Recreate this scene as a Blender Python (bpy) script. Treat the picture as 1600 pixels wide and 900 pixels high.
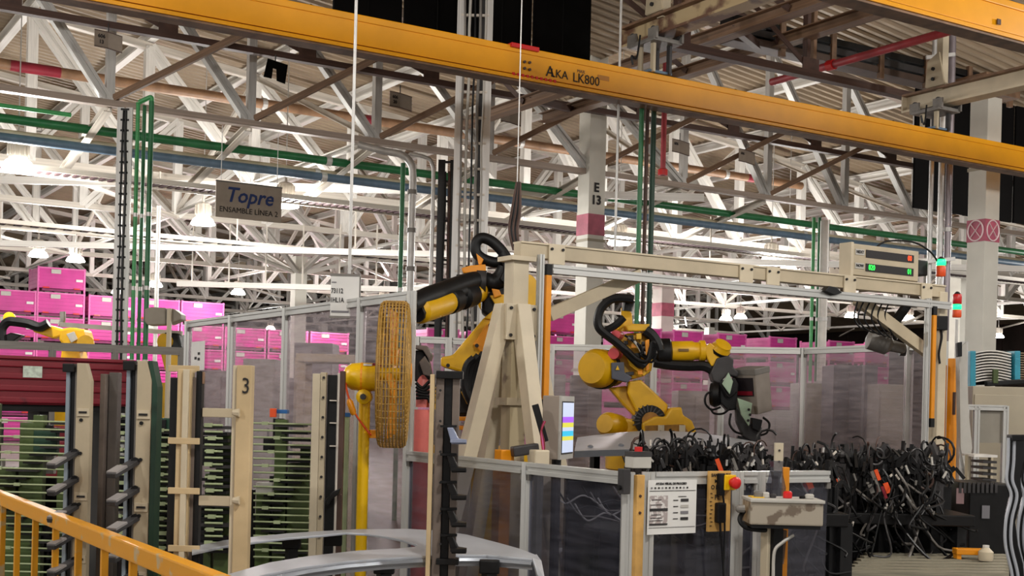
import bpy, math, random
from mathutils import Vector, Matrix
for o in list(bpy.data.objects): bpy.data.objects.remove(o)
scene = bpy.context.scene
col = scene.collection
R_ = math.radians
V = Vector
# ------------------------------------------------------------ camera
EYE = V((0, 0, 1.7)); FPX = 2000.0; YAW = R_(31.8); ROLL = R_(1.45); CY = 632.0
FWD = V((math.sin(YAW), math.cos(YAW), 0)); RGT = V((math.cos(YAW), -math.sin(YAW), 0)); UP = V((0, 0, 1))
CR = RGT*math.cos(ROLL) + UP*math.sin(ROLL); CU = -RGT*math.sin(ROLL) + UP*math.cos(ROLL)
cam = bpy.data.cameras.new('camera'); camo = bpy.data.objects.new('camera', cam); col.objects.link(camo)
m = Matrix((CR, CU, -FWD)).transposed().to_4x4(); m.translation = EYE
camo.matrix_world = m
cam.sensor_width = 36; cam.lens = FPX/1600*36; cam.shift_y = (CY-450)/1600; cam.clip_end = 400; cam.clip_start = .05
scene.camera = camo
# ------------------------------------------------------------ world and exposure
w = bpy.data.worlds.new('hall_ambience'); scene.world = w; w.use_nodes = True
w.node_tree.nodes['Background'].inputs[0].default_value = (1.0, .96, .91, 1)
w.node_tree.nodes['Background'].inputs[1].default_value = .36
vs = scene.view_settings
vs.view_transform = 'Standard'; vs.look = 'None'; vs.gamma = 1; vs.use_curve_mapping = False; vs.exposure = 0.9

# ------------------------------------------------------------ pixel -> place
def ray(x, y): return FWD + (CR*(x-800) - CU*(y-CY))/FPX
def W(x, y, d): return EYE + ray(x, y)*d
def onX(x, y, X): r = ray(x, y); return EYE + r*(X/r.x)
def onY(x, y, Y): r = ray(x, y); return EYE + r*(Y/r.y)
def onZ(x, y, Z): r = ray(x, y); return EYE + r*((Z-EYE.z)/r.z)
def dep(p): return (V(p)-EYE).dot(FWD)
def xy(p, z): return V((p[0], p[1], z))

# ------------------------------------------------------------ materials
def lin(h):
    h = h.lstrip('#'); c = [int(h[i:i+2], 16)/255 for i in (0, 2, 4)]
    return tuple((v/12.92 if v <= .04045 else ((v+.055)/1.055)**2.4) for v in c) + (1,)
MATS = {}
def mat(name, hexc, rough=.5, metal=0., vary=.12, scale=6., bump=0., emit=0., alpha=None, hex2=None, thr=None, spec=.5):
    if name in MATS: return MATS[name]
    m = bpy.data.materials.new(name); m.use_nodes = True; nt = m.node_tree; b = nt.nodes['Principled BSDF']
    c = lin(hexc); b.inputs['Roughness'].default_value = rough; b.inputs['Metallic'].default_value = metal
    b.inputs['Specular IOR Level'].default_value = spec
    if emit:
        b.inputs['Base Color'].default_value = c
        b.inputs['Emission Color'].default_value = c; b.inputs['Emission Strength'].default_value = emit
    elif vary or hex2:
        tc = nt.nodes.new('ShaderNodeTexCoord'); n = nt.nodes.new('ShaderNodeTexNoise')
        n.inputs['Scale'].default_value = scale; n.inputs['Detail'].default_value = 5
        nt.links.new(tc.outputs['Object'], n.inputs['Vector'])
        r = nt.nodes.new('ShaderNodeValToRGB'); r.color_ramp.elements[0].position = .35 if thr is None else thr; r.color_ramp.elements[1].position = .65 if thr is None else thr+.06
        d = tuple(v*(1-vary*1.6) for v in c[:3]) + (1,); u = tuple(min(1, v*(1+vary)) for v in c[:3]) + (1,)
        if hex2: d = lin(hex2); u = c
        r.color_ramp.elements[0].color = d; r.color_ramp.elements[1].color = u
        nt.links.new(n.outputs[0], r.inputs[0]); nt.links.new(r.outputs[0], b.inputs['Base Color'])
        if bump:
            bp = nt.nodes.new('ShaderNodeBump'); bp.inputs['Strength'].default_value = bump; bp.inputs['Distance'].default_value = .01
            nt.links.new(n.outputs[0], bp.inputs['Height']); nt.links.new(bp.outputs[0], b.inputs['Normal'])
    else: b.inputs['Base Color'].default_value = c
    MATS[name] = m; return m
def glassmat(name, tint, haze, hazecol, rough=.12, refl=.12):
    m = bpy.data.materials.new(name); m.use_nodes = True; nt = m.node_tree; nt.nodes.clear()
    o = nt.nodes.new('ShaderNodeOutputMaterial'); t = nt.nodes.new('ShaderNodeBsdfTransparent'); t.inputs[0].default_value = lin(tint)
    d = nt.nodes.new('ShaderNodeBsdfDiffuse'); d.inputs[0].default_value = lin(hazecol)
    g = nt.nodes.new('ShaderNodeBsdfGlossy'); g.inputs['Roughness'].default_value = rough
    tc = nt.nodes.new('ShaderNodeTexCoord'); mp = nt.nodes.new('ShaderNodeMapping'); mp.inputs['Scale'].default_value = (1.5, 1.5, 14)
    n = nt.nodes.new('ShaderNodeTexNoise'); n.inputs['Scale'].default_value = 2.2; n.inputs['Detail'].default_value = 7
    nt.links.new(tc.outputs['Object'], mp.inputs[0]); nt.links.new(mp.outputs[0], n.inputs['Vector'])
    mr = nt.nodes.new('ShaderNodeMapRange'); mr.inputs[1].default_value = .35; mr.inputs[2].default_value = .75; mr.inputs[3].default_value = haze*.6; mr.inputs[4].default_value = min(1, haze*1.7)
    nt.links.new(n.outputs[0], mr.inputs[0])
    m1 = nt.nodes.new('ShaderNodeMixShader'); m2 = nt.nodes.new('ShaderNodeMixShader')
    nt.links.new(mr.outputs[0], m1.inputs[0]); nt.links.new(t.outputs[0], m1.inputs[1]); nt.links.new(d.outputs[0], m1.inputs[2])
    m2.inputs[0].default_value = refl; nt.links.new(m1.outputs[0], m2.inputs[1]); nt.links.new(g.outputs[0], m2.inputs[2])
    nt.links.new(m2.outputs[0], o.inputs[0]); MATS[name] = m; return m

WHITE = mat('white_painted_steel', '#dcd8d2', .45, vary=.07)
WHITE2 = mat('aged_white_steel', '#c9c1b6', .5, vary=.12, scale=2)
BROWN = mat('brown_primer_steel', '#4a3229', .6, vary=.2)
BROWN2 = mat('tan_brown_steel', '#7d6049', .6, vary=.2)
GALV = mat('galvanised_steel', '#c4c2bf', .4, .3, vary=.1)
ALU = mat('anodised_aluminium', '#c6c6c3', .34, .45, vary=.04)
ALUD = mat('aluminium_slot_shadow', '#3a3836', .6, .3, vary=0)
CREAM = mat('cream_painted_steel', '#b6a88e', .5, vary=.1, scale=3)
CREAMW = mat('worn_cream_steel', '#b0a181', .55, hex2='#7b6a55', thr=.36, scale=5)
CREAM2 = mat('pale_cream_steel', '#c6b9a0', .5, vary=.08, scale=3)
CYELL = mat('crane_yellow_paint', '#ea9f00', .38, vary=.05, scale=2)
RYELL = mat('robot_yellow_paint', '#dba806', .4, vary=.08, scale=4)
OYELL = mat('orange_yellow_paint', '#e08d0a', .42, vary=.08, scale=3)
RAILY = mat('worn_yellow_rail_paint', '#d8940f', .42, hex2='#b9a27a', thr=.34, scale=9)
FANY = mat('fan_yellow_paint', '#e3b406', .35, vary=.06)
CAGE = mat('dusty_ochre_wire', '#a98238', .5, vary=.15, scale=20)
BLACK = mat('black_rubber', '#0c0c0e', .5, vary=.2, scale=20, spec=.3)
BLACKM = mat('black_machined_metal', '#100f10', .4, .1, vary=.2, scale=15, spec=.35)
DGREY = mat('dark_grey_metal', '#3b393a', .5, .3, vary=.15)
GREY = mat('mid_grey_metal', '#77736e', .5, .2, vary=.12)
TAUPE = mat('taupe_grey_steel', '#6b5f57', .55, .1, vary=.2, scale=5)
LGREY = mat('pale_grey_plastic', '#b4b1aa', .5, vary=.05)
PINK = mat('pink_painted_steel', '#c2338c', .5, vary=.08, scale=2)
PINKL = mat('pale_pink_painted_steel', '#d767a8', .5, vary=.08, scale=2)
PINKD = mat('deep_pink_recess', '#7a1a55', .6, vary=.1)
DRED = mat('dark_red_paint', '#7a0f22', .42, hex2='#4c0c18', thr=.33, scale=4)
RED = mat('signal_red_plastic', '#c81c1c', .35, vary=.04)
ORANGE = mat('orange_plastic', '#e2501a', .45, vary=.05)
GREEN = mat('green_pipe_paint', '#1d6a3c', .4, vary=.1)
GREENL = mat('light_green_pipe', '#3f9a58', .4, vary=.1)
OLIVE = mat('olive_green_paint', '#465828', .5, vary=.2, scale=5)
OLIVED = mat('dark_green_trim', '#123a28', .5, vary=.1)
OLIVEL = mat('pale_green_rod_paint', '#a3b088', .45, vary=.12)
BLUEP = mat('blue_grey_pipe', '#5b7186', .45, vary=.1)
BLUE = mat('blue_plastic', '#1f5f9e', .45, vary=.05)
TEAL = mat('teal_painted_frame', '#2b93ad', .45, vary=.1)
MINT = mat('mint_green_plate', '#a9c2a8', .5, vary=.08)
REDP = mat('red_fire_pipe', '#a83a42', .45, vary=.1)
SILVER = mat('bare_sheet_steel', '#b6bac2', .42, .4, vary=.03)
SILVERD = mat('sheet_steel_edge', '#8b8f96', .4, .5, vary=.05)
PAPER = mat('white_paper', '#dcdbd8', .7, vary=.03)
INK = mat('black_ink', '#1a1718', .7, vary=0)
GREYINK = mat('grey_ink', '#77757a', .7, vary=0)
WOOD = mat('raw_pine_wood', '#c69a55', .65, vary=.16, scale=7)
WOODG = mat('grey_weathered_plank', '#8d8775', .75, vary=.18, scale=4)
CONC = mat('concrete_floor_paint', '#6f6b66', .45, vary=.15, scale=1.2)
NAVY = mat('navy_lettering', '#20376f', .5, vary=0)
SIGNB = mat('beige_sign_board', '#a3978a', .55, vary=.05)
LAMP = mat('lamp_glass_glow', '#fffaf0', .4, emit=9)
LEDG = mat('green_led', '#2dff52', .4, emit=1.1)
LEDR = mat('red_led', '#ff4a20', .4, emit=1.1)
LITG = mat('lit_green_lens', '#16e070', .3, emit=1.6)
PLEX = glassmat('scratched_clear_acrylic', '#ebe6e8', .19, '#d6cdd2', .1, .06)
PLEXD = glassmat('smoky_scratched_acrylic', '#c4c5ce', .07, '#9a9aa8', .08, .05)

# ------------------------------------------------------------ mesh builder
class MB:
    def __init__(s): s.v = []; s.f = []
    def add(s, vs, fs):
        n = len(s.v); s.v += [V(p) for p in vs]; s.f += [tuple(i+n for i in f) for f in fs]; return s
    def obox(s, c, ax, ay, az):
        c = V(c); p = [c+ax*i+ay*j+az*k for i in (-1, 1) for j in (-1, 1) for k in (-1, 1)]
        return s.add(p, [(0, 1, 3, 2), (4, 6, 7, 5), (0, 4, 5, 1), (2, 3, 7, 6), (0, 2, 6, 4), (1, 5, 7, 3)])
    def box(s, c, sx, sy, sz, rz=0):
        a = math.cos(rz); b = math.sin(rz)
        return s.obox(c, V((a, b, 0))*sx/2, V((-b, a, 0))*sy/2, V((0, 0, sz/2)))
    def bar(s, p, q, w, h=None, up=UP):
        p = V(p); q = V(q); h = h or w; d = (q-p); L = d.length
        if L < 1e-6: return s
        d /= L; a = up.cross(d)
        if a.length < 1e-3: a = V((1, 0, 0)).cross(d) if abs(d.x) < .9 else V((0, 1, 0)).cross(d)
        a.normalize(); b = d.cross(a)
        return s.obox((p+q)/2, d*L/2, a*w/2, b*h/2)
    def tube(s, pts, r, n=8, caps=True, rads=None):
        pts = [V(p) for p in pts]; k = len(pts); ref = None; base = len(s.v); vs = []
        for i, p in enumerate(pts):
            t = (pts[min(i+1, k-1)]-pts[max(i-1, 0)])
            if t.length < 1e-9: t = V((0, 0, 1))
            t.normalize()
            if ref is None: ref = V((0, 0, 1)).cross(t); ref = ref if ref.length > .1 else V((1, 0, 0)).cross(t)
            ref = ref - t*ref.dot(t)
            if ref.length < 1e-6: ref = t.orthogonal()
            ref.normalize(); bn = t.cross(ref); rr = rads[i] if rads else r
            vs += [p + (ref*math.cos(2*math.pi*j/n)+bn*math.sin(2*math.pi*j/n))*rr for j in range(n)]
        fs = [(i*n+j, i*n+(j+1) % n, (i+1)*n+(j+1) % n, (i+1)*n+j) for i in range(k-1) for j in range(n)]
        if caps: fs += [tuple(range(n-1, -1, -1)), tuple((k-1)*n+j for j in range(n))]
        return s.add(vs, fs)
    def cyl(s, p, q, r, n=14, r2=None): return s.tube([p, q], r, n, True, [r, r2 if r2 is not None else r])
    def lathe(s, prof, o, axis, n=18):           # prof: (radius, along)
        o = V(o); axis = V(axis).normalized(); a = axis.orthogonal().normalized(); b = axis.cross(a); vs = []
        for r, h in prof: vs += [o+axis*h+(a*math.cos(2*math.pi*j/n)+b*math.sin(2*math.pi*j/n))*max(r, 1e-4) for j in range(n)]
        k = len(prof)
        return s.add(vs, [(i*n+j, i*n+(j+1) % n, (i+1)*n+(j+1) % n, (i+1)*n+j) for i in range(k-1) for j in range(n)] + [tuple(range(n-1, -1, -1)), tuple((k-1)*n+j for j in range(n))])
    def prism(s, pts, th):                       # pts 3D loop, th vector
        n = len(pts); th = V(th); a = [V(p)-th/2 for p in pts]; b = [V(p)+th/2 for p in pts]
        return s.add(a+b, [tuple(range(n-1, -1, -1)), tuple(range(n, 2*n))] + [(i, (i+1) % n, n+(i+1) % n, n+i) for i in range(n)])
    def grid(s, rows):                           # rows of points
        m_ = len(rows[0]); vs = [p for r in rows for p in r]
        return s.add(vs, [(i*m_+j, i*m_+j+1, (i+1)*m_+j+1, (i+1)*m_+j) for i in range(len(rows)-1) for j in range(m_-1)])
    def build(s, name, ma, parent=None, smooth=False, bevel=0, label=None, cat=None, group=None, kind=None):
        me = bpy.data.meshes.new(name)
        if parent is not None: o0 = wpos(parent)
        else:
            xs = [p.x for p in s.v]; ys = [p.y for p in s.v]; zs = [p.z for p in s.v]
            o0 = V(((min(xs)+max(xs))/2, (min(ys)+max(ys))/2, min(zs)))
        me.from_pydata([tuple(p-o0) for p in s.v], [], s.f); me.update()
        import bmesh
        bm = bmesh.new(); bm.from_mesh(me); bmesh.ops.recalc_face_normals(bm, faces=bm.faces)
        if bevel: bmesh.ops.bevel(bm, geom=bm.edges[:], offset=bevel, segments=2, affect='EDGES', profile=.6, clamp_overlap=True)
        if smooth:
            for f in bm.faces: f.smooth = True
            for e in bm.edges:
                if len(e.link_faces) == 2 and e.calc_face_angle(0) > .7: e.smooth = False
        bm.to_mesh(me); bm.free()
        me.materials.append(ma)
        o = bpy.data.objects.new(name, me); col.objects.link(o)
        if parent is not None: o.parent = parent
        else: o.location = o0
        return tag(o, label, cat, group, kind)
def wpos(o):
    p = V((0, 0, 0))
    while o is not None: p = p + V(o.location); o = o.parent
    return p
def tag(o, label=None, cat=None, group=None, kind=None):
    if label: o['label'] = label
    if cat: o['category'] = cat
    if group: o['group'] = group
    if kind: o['kind'] = kind
    return o
def thing(name, loc, label, cat, group=None, kind=None):
    o = bpy.data.objects.new(name, None); o.empty_display_size = .1; col.objects.link(o); o.location = V(loc)
    return tag(o, label, cat, group, kind)
KIDS = {}
def copy_tree(o, parent=None):
    c = o.copy(); col.objects.link(c)
    if parent is not None: c.parent = parent
    for ch in [x for x in col.objects if x.parent == o]: copy_tree(ch, c)
    return c
# shared unit sections, length along X
UN = {}
def unit(sec, ma):
    k = (sec, ma.name)
    if k in UN: return UN[k]
    b = MB(); h = .5
    def bx(y0, y1, z0, z1): b.add([(x, y, z) for x in (-h, h) for y in (y0, y1) for z in (z0, z1)], [(0, 1, 3, 2), (4, 6, 7, 5), (0, 4, 5, 1), (2, 3, 7, 6), (0, 2, 6, 4), (1, 5, 7, 3)])
    if sec == 'box': bx(-h, h, -h, h)
    elif sec == 'angle': bx(-h, h, -h, -.36); bx(-h, -.36, -.36, h)
    elif sec == 'ibeam': bx(-h, h, -h, -.4); bx(-h, h, .4, h); bx(-.08, .08, -.4, .4)
    elif sec == 'channel': bx(-h, -.34, -h, h); bx(-.34, h, -h, -.36); bx(-.34, h, .36, h)
    elif sec == 'double': bx(-h, -.14, -h, h); bx(.14, h, -h, h); bx(-.14, .14, -.3, .1)
    elif sec == 'slot':
        for a in (-1, 1):
            for c in (-1, 1): bx(*sorted((a*.16, a*h)), *sorted((c*.16, c*h)))
        bx(-.34, .34, -.34, .34)
    elif sec == 'rod': b.cyl((-h, 0, 0), (h, 0, 0), .5, 8)
    me = bpy.data.meshes.new(sec+'_section'); me.from_pydata([tuple(p) for p in b.v], [], b.f); me.update(); me.materials.append(ma)
    if sec == 'rod':
        for p in me.polygons: p.use_smooth = len(p.vertices) == 4
    UN[k] = me; return me
def piece(name, p, q, wd, ht, ma, parent=None, sec='box', up=UP):
    p = V(p); q = V(q); d = q-p; L = d.length; d.normalize(); a = up.cross(d)
    if a.length < 1e-3: a = V((0, 1, 0)).cross(d)
    a.normalize(); b = d.cross(a); o0 = wpos(parent) if parent is not None else V((0, 0, 0))
    o = bpy.data.objects.new(name, unit(sec, ma)); col.objects.link(o)
    c = (p+q)/2 - o0
    M = Matrix((d*L, a*wd, b*ht)).transposed().to_4x4(); M.translation = c
    if parent is not None: o.parent = parent
    o.matrix_basis = M
    return o
def spline(pts, n=6):
    pts = [V(p) for p in pts]; P = [pts[0]]+pts+[pts[-1]]; out = []
    for i in range(1, len(P)-2):
        for k in range(n):
            t = k/n; a, b, c, d = P[i-1:i+3]
            out.append(.5*((2*b)+(c-a)*t+(2*a-5*b+4*c-d)*t*t+(3*b-a-3*c+d)*t**3))
    return out+[pts[-1]]
def text(name, s, size, o, xd, ud, ma, parent, ext=.002, align='CENTER', shear=0, bold=0, sx=1):
    cu = bpy.data.curves.new(name, 'FONT'); cu.body = s; cu.size = size; cu.align_x = align; cu.align_y = 'CENTER'; cu.extrude = ext; cu.shear = shear; cu.offset = bold; cu.resolution_u = 2
    t = bpy.data.objects.new(name, cu); col.objects.link(t)
    dg = bpy.context.evaluated_depsgraph_get(); me = bpy.data.meshes.new_from_object(t.evaluated_get(dg)); bpy.data.objects.remove(t)
    me.name = name; me.materials.clear(); me.materials.append(ma)
    xd = V(xd).normalized(); ud = V(ud); ud = (ud-xd*ud.dot(xd)).normalized(); n = xd.cross(ud)
    M = Matrix((xd*sx, ud, n)).transposed().to_4x4(); me.transform(M); p = V(o)-wpos(parent)
    me.transform(Matrix.Translation(p))
    ob = bpy.data.objects.new(name, me); col.objects.link(ob); ob.parent = parent; return ob
def slab(pts, d, th):                            # outline at a depth, given its real thickness
    return MB().prism([W(x, y, d) for x, y in pts], FWD*th)
def quad(p0, xd, ud, wd, ht, th=.004):           # thin board centred at p0
    xd = V(xd).normalized(); ud = V(ud).normalized(); n = xd.cross(ud)
    return MB().obox(p0, xd*wd/2, ud*ht/2, n*th/2)
PX = V((1, 0, 0)); PY = V((0, 1, 0))
rng = random.Random(7)
# ============================================================ the hall
P = 2.28; XN = 5.05                       # truss panel length, a node's X
def roofz(X):
    s = (X+1.75) % 15.96
    return 10.0 - .12*s
fl = MB().box((25, 40, -.1), 130, 130, .2).build('floor', CONC, kind='structure')
DECK = mat('beige_corrugated_deck', '#9a8770', .6, vary=.08, scale=.6)
WALLM = mat('dark_brown_wall_cladding', '#4a3d38', .7, vary=.25, scale=.35)  # dark brown cladding with random tone variation
WALLB = mat('black_wall_cladding', '#070606', .9, vary=.3, scale=.8, spec=.1)
cl = MB()
for b in range(-3, 6):
    x0 = -1.75+15.96*b; x1 = x0+15.95
    rows = []
    y = -9.0; k = 0; prof = [(0, 0), (.09, 0), (.13, .06), (.22, .06)]
    while y < 88:
        for dy, dz in prof: rows.append([V((x0, y+dy, roofz(x0+.01)+.25+dz)), V((x1, y+dy, roofz(x1-.01)+.25+dz))])
        y += .26
    cl.grid(rows)
    cl.add([(x1, -9, roofz(x1-.01)+.25), (x1, 88, roofz(x1-.01)+.25), (x1, 88, 10.4), (x1, -9, 10.4)], [(0, 1, 2, 3)])
cl.build('ceiling', DECK, kind='structure')
# end walls far behind the racking
wb = MB().box((20, 88.2, 5), 125, .3, 10.4).build('wall_back', WALLM, kind='structure')
for i in range(40):
    piece('cladding_panel', V((-40+3.1*i, 88.0, .1)), V((-40+3.1*i, 88.0, 10)), .12, .2, WALLM, wb)
wr = MB().box((82.4, 48, 5), .3, 80, 10.4).build('wall_right', WALLM, kind='structure')
for i in range(25):
    piece('cladding_panel', V((82.2, 10+3.1*i, .1)), V((82.2, 10+3.1*i, 10)), .2, .12, WALLM, wr)

# lamps --------------------------------------------------------------
def high_bay(p, label, r=.26, group='high bay lamps under the roof', power=0, small=False):
    t = thing('high_bay_lamp', p, label, 'lamp', group)
    if not small:
        MB().lathe([(.09, .16), (.15, .17), (.15, .42), (.1, .45), (.03, .46), (.02, .6)], p, UP, 14).build('ballast_housing', WHITE2, t, smooth=True)
        f = MB()
        for j in range(12):
            a = j*math.pi/6; f.box(V(p)+V((.155*math.cos(a), .155*math.sin(a), .3)), .012, .05, .2, a+math.pi/2)
        f.build('cooling_fin', WHITE2, t)
    MB().lathe([(r*.95, -.02), (r, 0), (r*.8, .1), (r*.45, .17), (.09, .18)], p, UP, 18).build('glass_reflector', LAMP, t, smooth=True)
    piece('suspension_rod', V(p)+UP*.5, xy(p, roofz(p[0])+.27), .02, .02, GALV, t, 'rod')
    if power:
        l = bpy.data.lights.new('lamp_light', 'POINT'); l.energy = power; l.shadow_soft_size = .3; l.color = (1, .97, .92)
        lo = bpy.data.objects.new('lamp_light', l); col.objects.link(lo); lo.parent = t; lo.location = (0, 0, -.35)
    return t
ZL = 5.4
LAMPS = [(28, 262, 'glowing high bay lamp beneath the green pipe near the dark red banded pipe'), (317, 350, 'glowing high bay lamp hanging just below the line sign'),
         (446, 322, 'glowing high bay lamp half hidden beside the line sign'), (118, 408, 'glowing high bay lamp just above the topmost pink bin'),
         (967, 381, 'glowing high bay lamp beside the lettered white column'), (1205, 408, 'glowing high bay lamp above the long cream gantry beam')]
for x, y, lb in LAMPS: high_bay(onZ(x, y, ZL), lb, power=330, group=None)
for x, y in [(1157, 497), (372, 459), (242, 447), (185, 458), (1420, 500), (1560, 527), (60, 400), (905, 485), (1000, 500), (600, 470), (1330, 495)]:
    high_bay(onZ(x, y, ZL), 'small distant high bay lamp among the far roof trusses', power=190, small=False)
for X, Y in [(-6, 2), (2, 1), (9, 1.5), (16, 5), (-3, 10), (-5, 18), (22, 14), (24, 25), (32, 20), (20, 45), (35, 40), (0, 30), (0, 45), (5, 62), (25, 65), (45, 55), (48, 35)]:  # extra lamps added to brighten the hall, positions assumed
    high_bay((X, Y, ZL+(.9 if Y < 12 else 0)), 'extra high bay lamp added to light the hall around the cell', power=270 if Y > 12 else 420)

# trusses ------------------------------------------------------------
def truss(Y, k0, k1, label, group, web, chord, zb=6.2, ww=.105, ch=.1, brace=True, top=True, off=0, updiag=False):
    x0 = XN+P*k0+off; x1 = XN+P*k1+off
    t = thing('roof_truss', (x0, Y, zb), label, 'roof truss', group)
    piece('bottom_chord', (x0, Y, zb), (x1, Y, zb), .16, ch, chord, t, 'channel')
    for k in range(k0, k1+1):
        X = XN+P*k+off; zt = roofz(X)-.1
        piece('vertical_strut', (X, Y, zb), (X, Y, zt), ww, ww, web, t, 'angle')
        if k > k0:
            Xp = X-P; zp = roofz(Xp)-.1
            if updiag: piece('diagonal_strut', (Xp, Y, zb), (X, Y, zt), ww*1.1, ww*1.1, web, t, 'double', up=PY)
            else: piece('diagonal_strut', (Xp, Y, zp), (X, Y, zb), ww*1.1, ww*1.15, web, t, 'double', up=PY)
            if top and roofz(X) < roofz(Xp): piece('top_chord', (Xp, Y, zp), (X, Y, zt), .16, .14, chord, t, 'channel')
    return t
TAUPEW = mat('taupe_weathered_chord', '#9c8c80', .5, .1, vary=.12)
truss(20.2, -3, 12, 'silver steel truss with the small tags hanging near its bottom chord', None, GALV, TAUPEW, ww=.13)
yy = 26.2; j = 0; ORD = ['first', 'second', 'third', 'fourth', 'fifth', 'sixth', 'seventh', 'eighth', 'ninth', 'tenth', 'eleventh', 'twelfth']
while yy < 86:
    truss(yy, -6, 20 if yy < 60 else 24, ORD[j]+' white lattice roof truss counted back from the silver truss', 'white roof trusses', WHITE, WHITE2, ww=(.19 if j < 3 else .16), ch=.14, updiag=j % 3 == 1)
    yy += 5.4 if j < 3 else 7.2; j += 1
# brown truss over the column line and the nearer brown one over the crane
def brown_truss(Y, X0, X1, zb, label, z1=8.1, off=0.):
    t = thing('brown_truss', (X0, Y, zb), label, 'roof truss')
    piece('bottom_chord', (X0, Y, zb), (X1, Y, zb), .14, .1, BROWN, t, 'angle')
    X = X0+off
    while X < X1:
        piece('vertical_strut', (X-.06, Y, zb), (X-.06, Y, z1), .06, .09, BROWN, t, 'angle')
        piece('vertical_strut', (X+.06, Y, zb), (X+.06, Y, z1), .06, .09, BROWN2, t, 'angle')
        MB().box((X-.03, Y-.06, zb+.1), .3, .015, .22).build('gusset_plate', BROWN, t)
        piece('diagonal_strut', (X-P, Y, z1), (X-.08, Y, zb+.1), .07, .09, BROWN, t, 'angle', up=PY)
        X += P
    return t
brown_truss(19.55, -1.1, 34, 7.22, 'dark brown truss whose thin bottom chord runs behind the lettered crane girder', off=.02)
brown_truss(12.9, 9.5, 14.9, 6.35, 'brown truss running from the crane runway to the stout right column', z1=7.9, off=.9)
t = thing('brown_truss', (11.5, 8, 6.4), 'tan brown truss spanning between the two crane runways', 'roof truss')
for X, z in ((10.9, 6.55), (12.6, 6.9)):
    piece('bottom_chord', (X, 9, z), (X, 19.5, z), .2, .16, BROWN2, t, 'ibeam')
    for k in range(5): piece('diagonal_strut', (X, 9.4+2*k, z), (X, 10.9+2*k, z+1.1), .08, .1, BROWN, t, 'angle', up=PX)
for k in range(4): piece('cross_strut', (10.9, 10+2.4*k, 6.55), (12.6, 11.4+2.4*k, 6.9), .1, .1, BROWN, t, 'channel')

# purlins running away to the left, ties below them
pu = thing('purlin_set', (0, 24, 8), 'white roof purlins under the corrugated deck', 'roof purlins', kind='structure')
for k in range(-6, 24):
    X = XN+P*k
    piece('purlin', (X, 20.4, roofz(X)+.1), (X, 87.5, roofz(X)+.1), .16, .22, WHITE, pu, 'channel')
ti = thing('tie_beam_set', (0, 24, 6.2), 'white bottom chord ties between the trusses', 'tie beams', kind='structure')
for k in range(-4, 22, 3):
    X = XN+P*k
    piece('tie_beam', (X, 20.2, 6.26), (X, 86, 6.26), .1, .1, WHITE, ti, 'channel')
    for n in range(11):
        y0 = 20.2 if n == 0 else 26.2+5.4*(n-1); y1 = 26.2+5.4*n
        if n % 2 == 0: piece('sway_brace', (X, y0, 6.25), (X, y1, roofz(X)-.1), .09, .09, WHITE2, ti, 'angle')
        else: piece('sway_brace', (X, y1, 6.25), (X, y0, roofz(X)-.1), .09, .09, WHITE2, ti, 'angle')
for k in range(-5, 22, 5):
    for n in range(0, 10, 2):
        X = XN+P*k; y0 = 26.2+5.4*n
        piece('plan_brace', (X, y0, 6.15), (X+P*2, y0+5.4, 6.15), .08, .08, WHITE2, ti, 'angle')
        if n % 2: piece('knee_brace', (X+P, y0, 6.15), (X+P, y0+2.2, 4.8), .08, .08, WHITE2, ti, 'angle')

# knee braces of the silver truss (struts that run up from its bottom nodes)
kb = thing('knee_brace_set', (7, 20.4, 6.2), 'pale knee braces rising from the silver truss nodes', 'braces', kind='structure')
for k, (dx, dy) in enumerate([(0, 2.4)]*7):
    X = XN+P*k
    piece('knee_brace', (X, 20.3, 6.15), (X, 20.3+3.2, 5.55), .13, .12, WHITE2, kb, 'channel')
    piece('knee_brace', (X, 20.2, 6.25), (X+P*.95, 18.9, 7.6), .08, .1, BROWN2, kb, 'angle')
# level white rails crossing the trusses
for (xa, ya, xb, yb, z, lb) in [(0, 281, 1000, 287, 6.0, 'long level white rail crossing under the near trusses'), (0, 380, 1480, 390, 5.2, 'long level white rail beneath the distant trusses'), (300, 640-196, 760, 432, 4.6, 'slim white rail low among the distant trusses')]:
    a = onZ(xa, ya, z); d0 = dep(a); b = W(xb, yb, d0); b.z = z
    b.z = a.z
    o = thing('overhead_rail', a, lb, 'rail'); piece('rail_bar', a-(b-a)*.05, b+(b-a)*.1, .14, .14, WHITE, o)
    for k in range(9): c = a.lerp(b, k/8); piece('hanger_rod', c, xy(c, 6.25), .03, .03, WHITE2, o)

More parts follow.
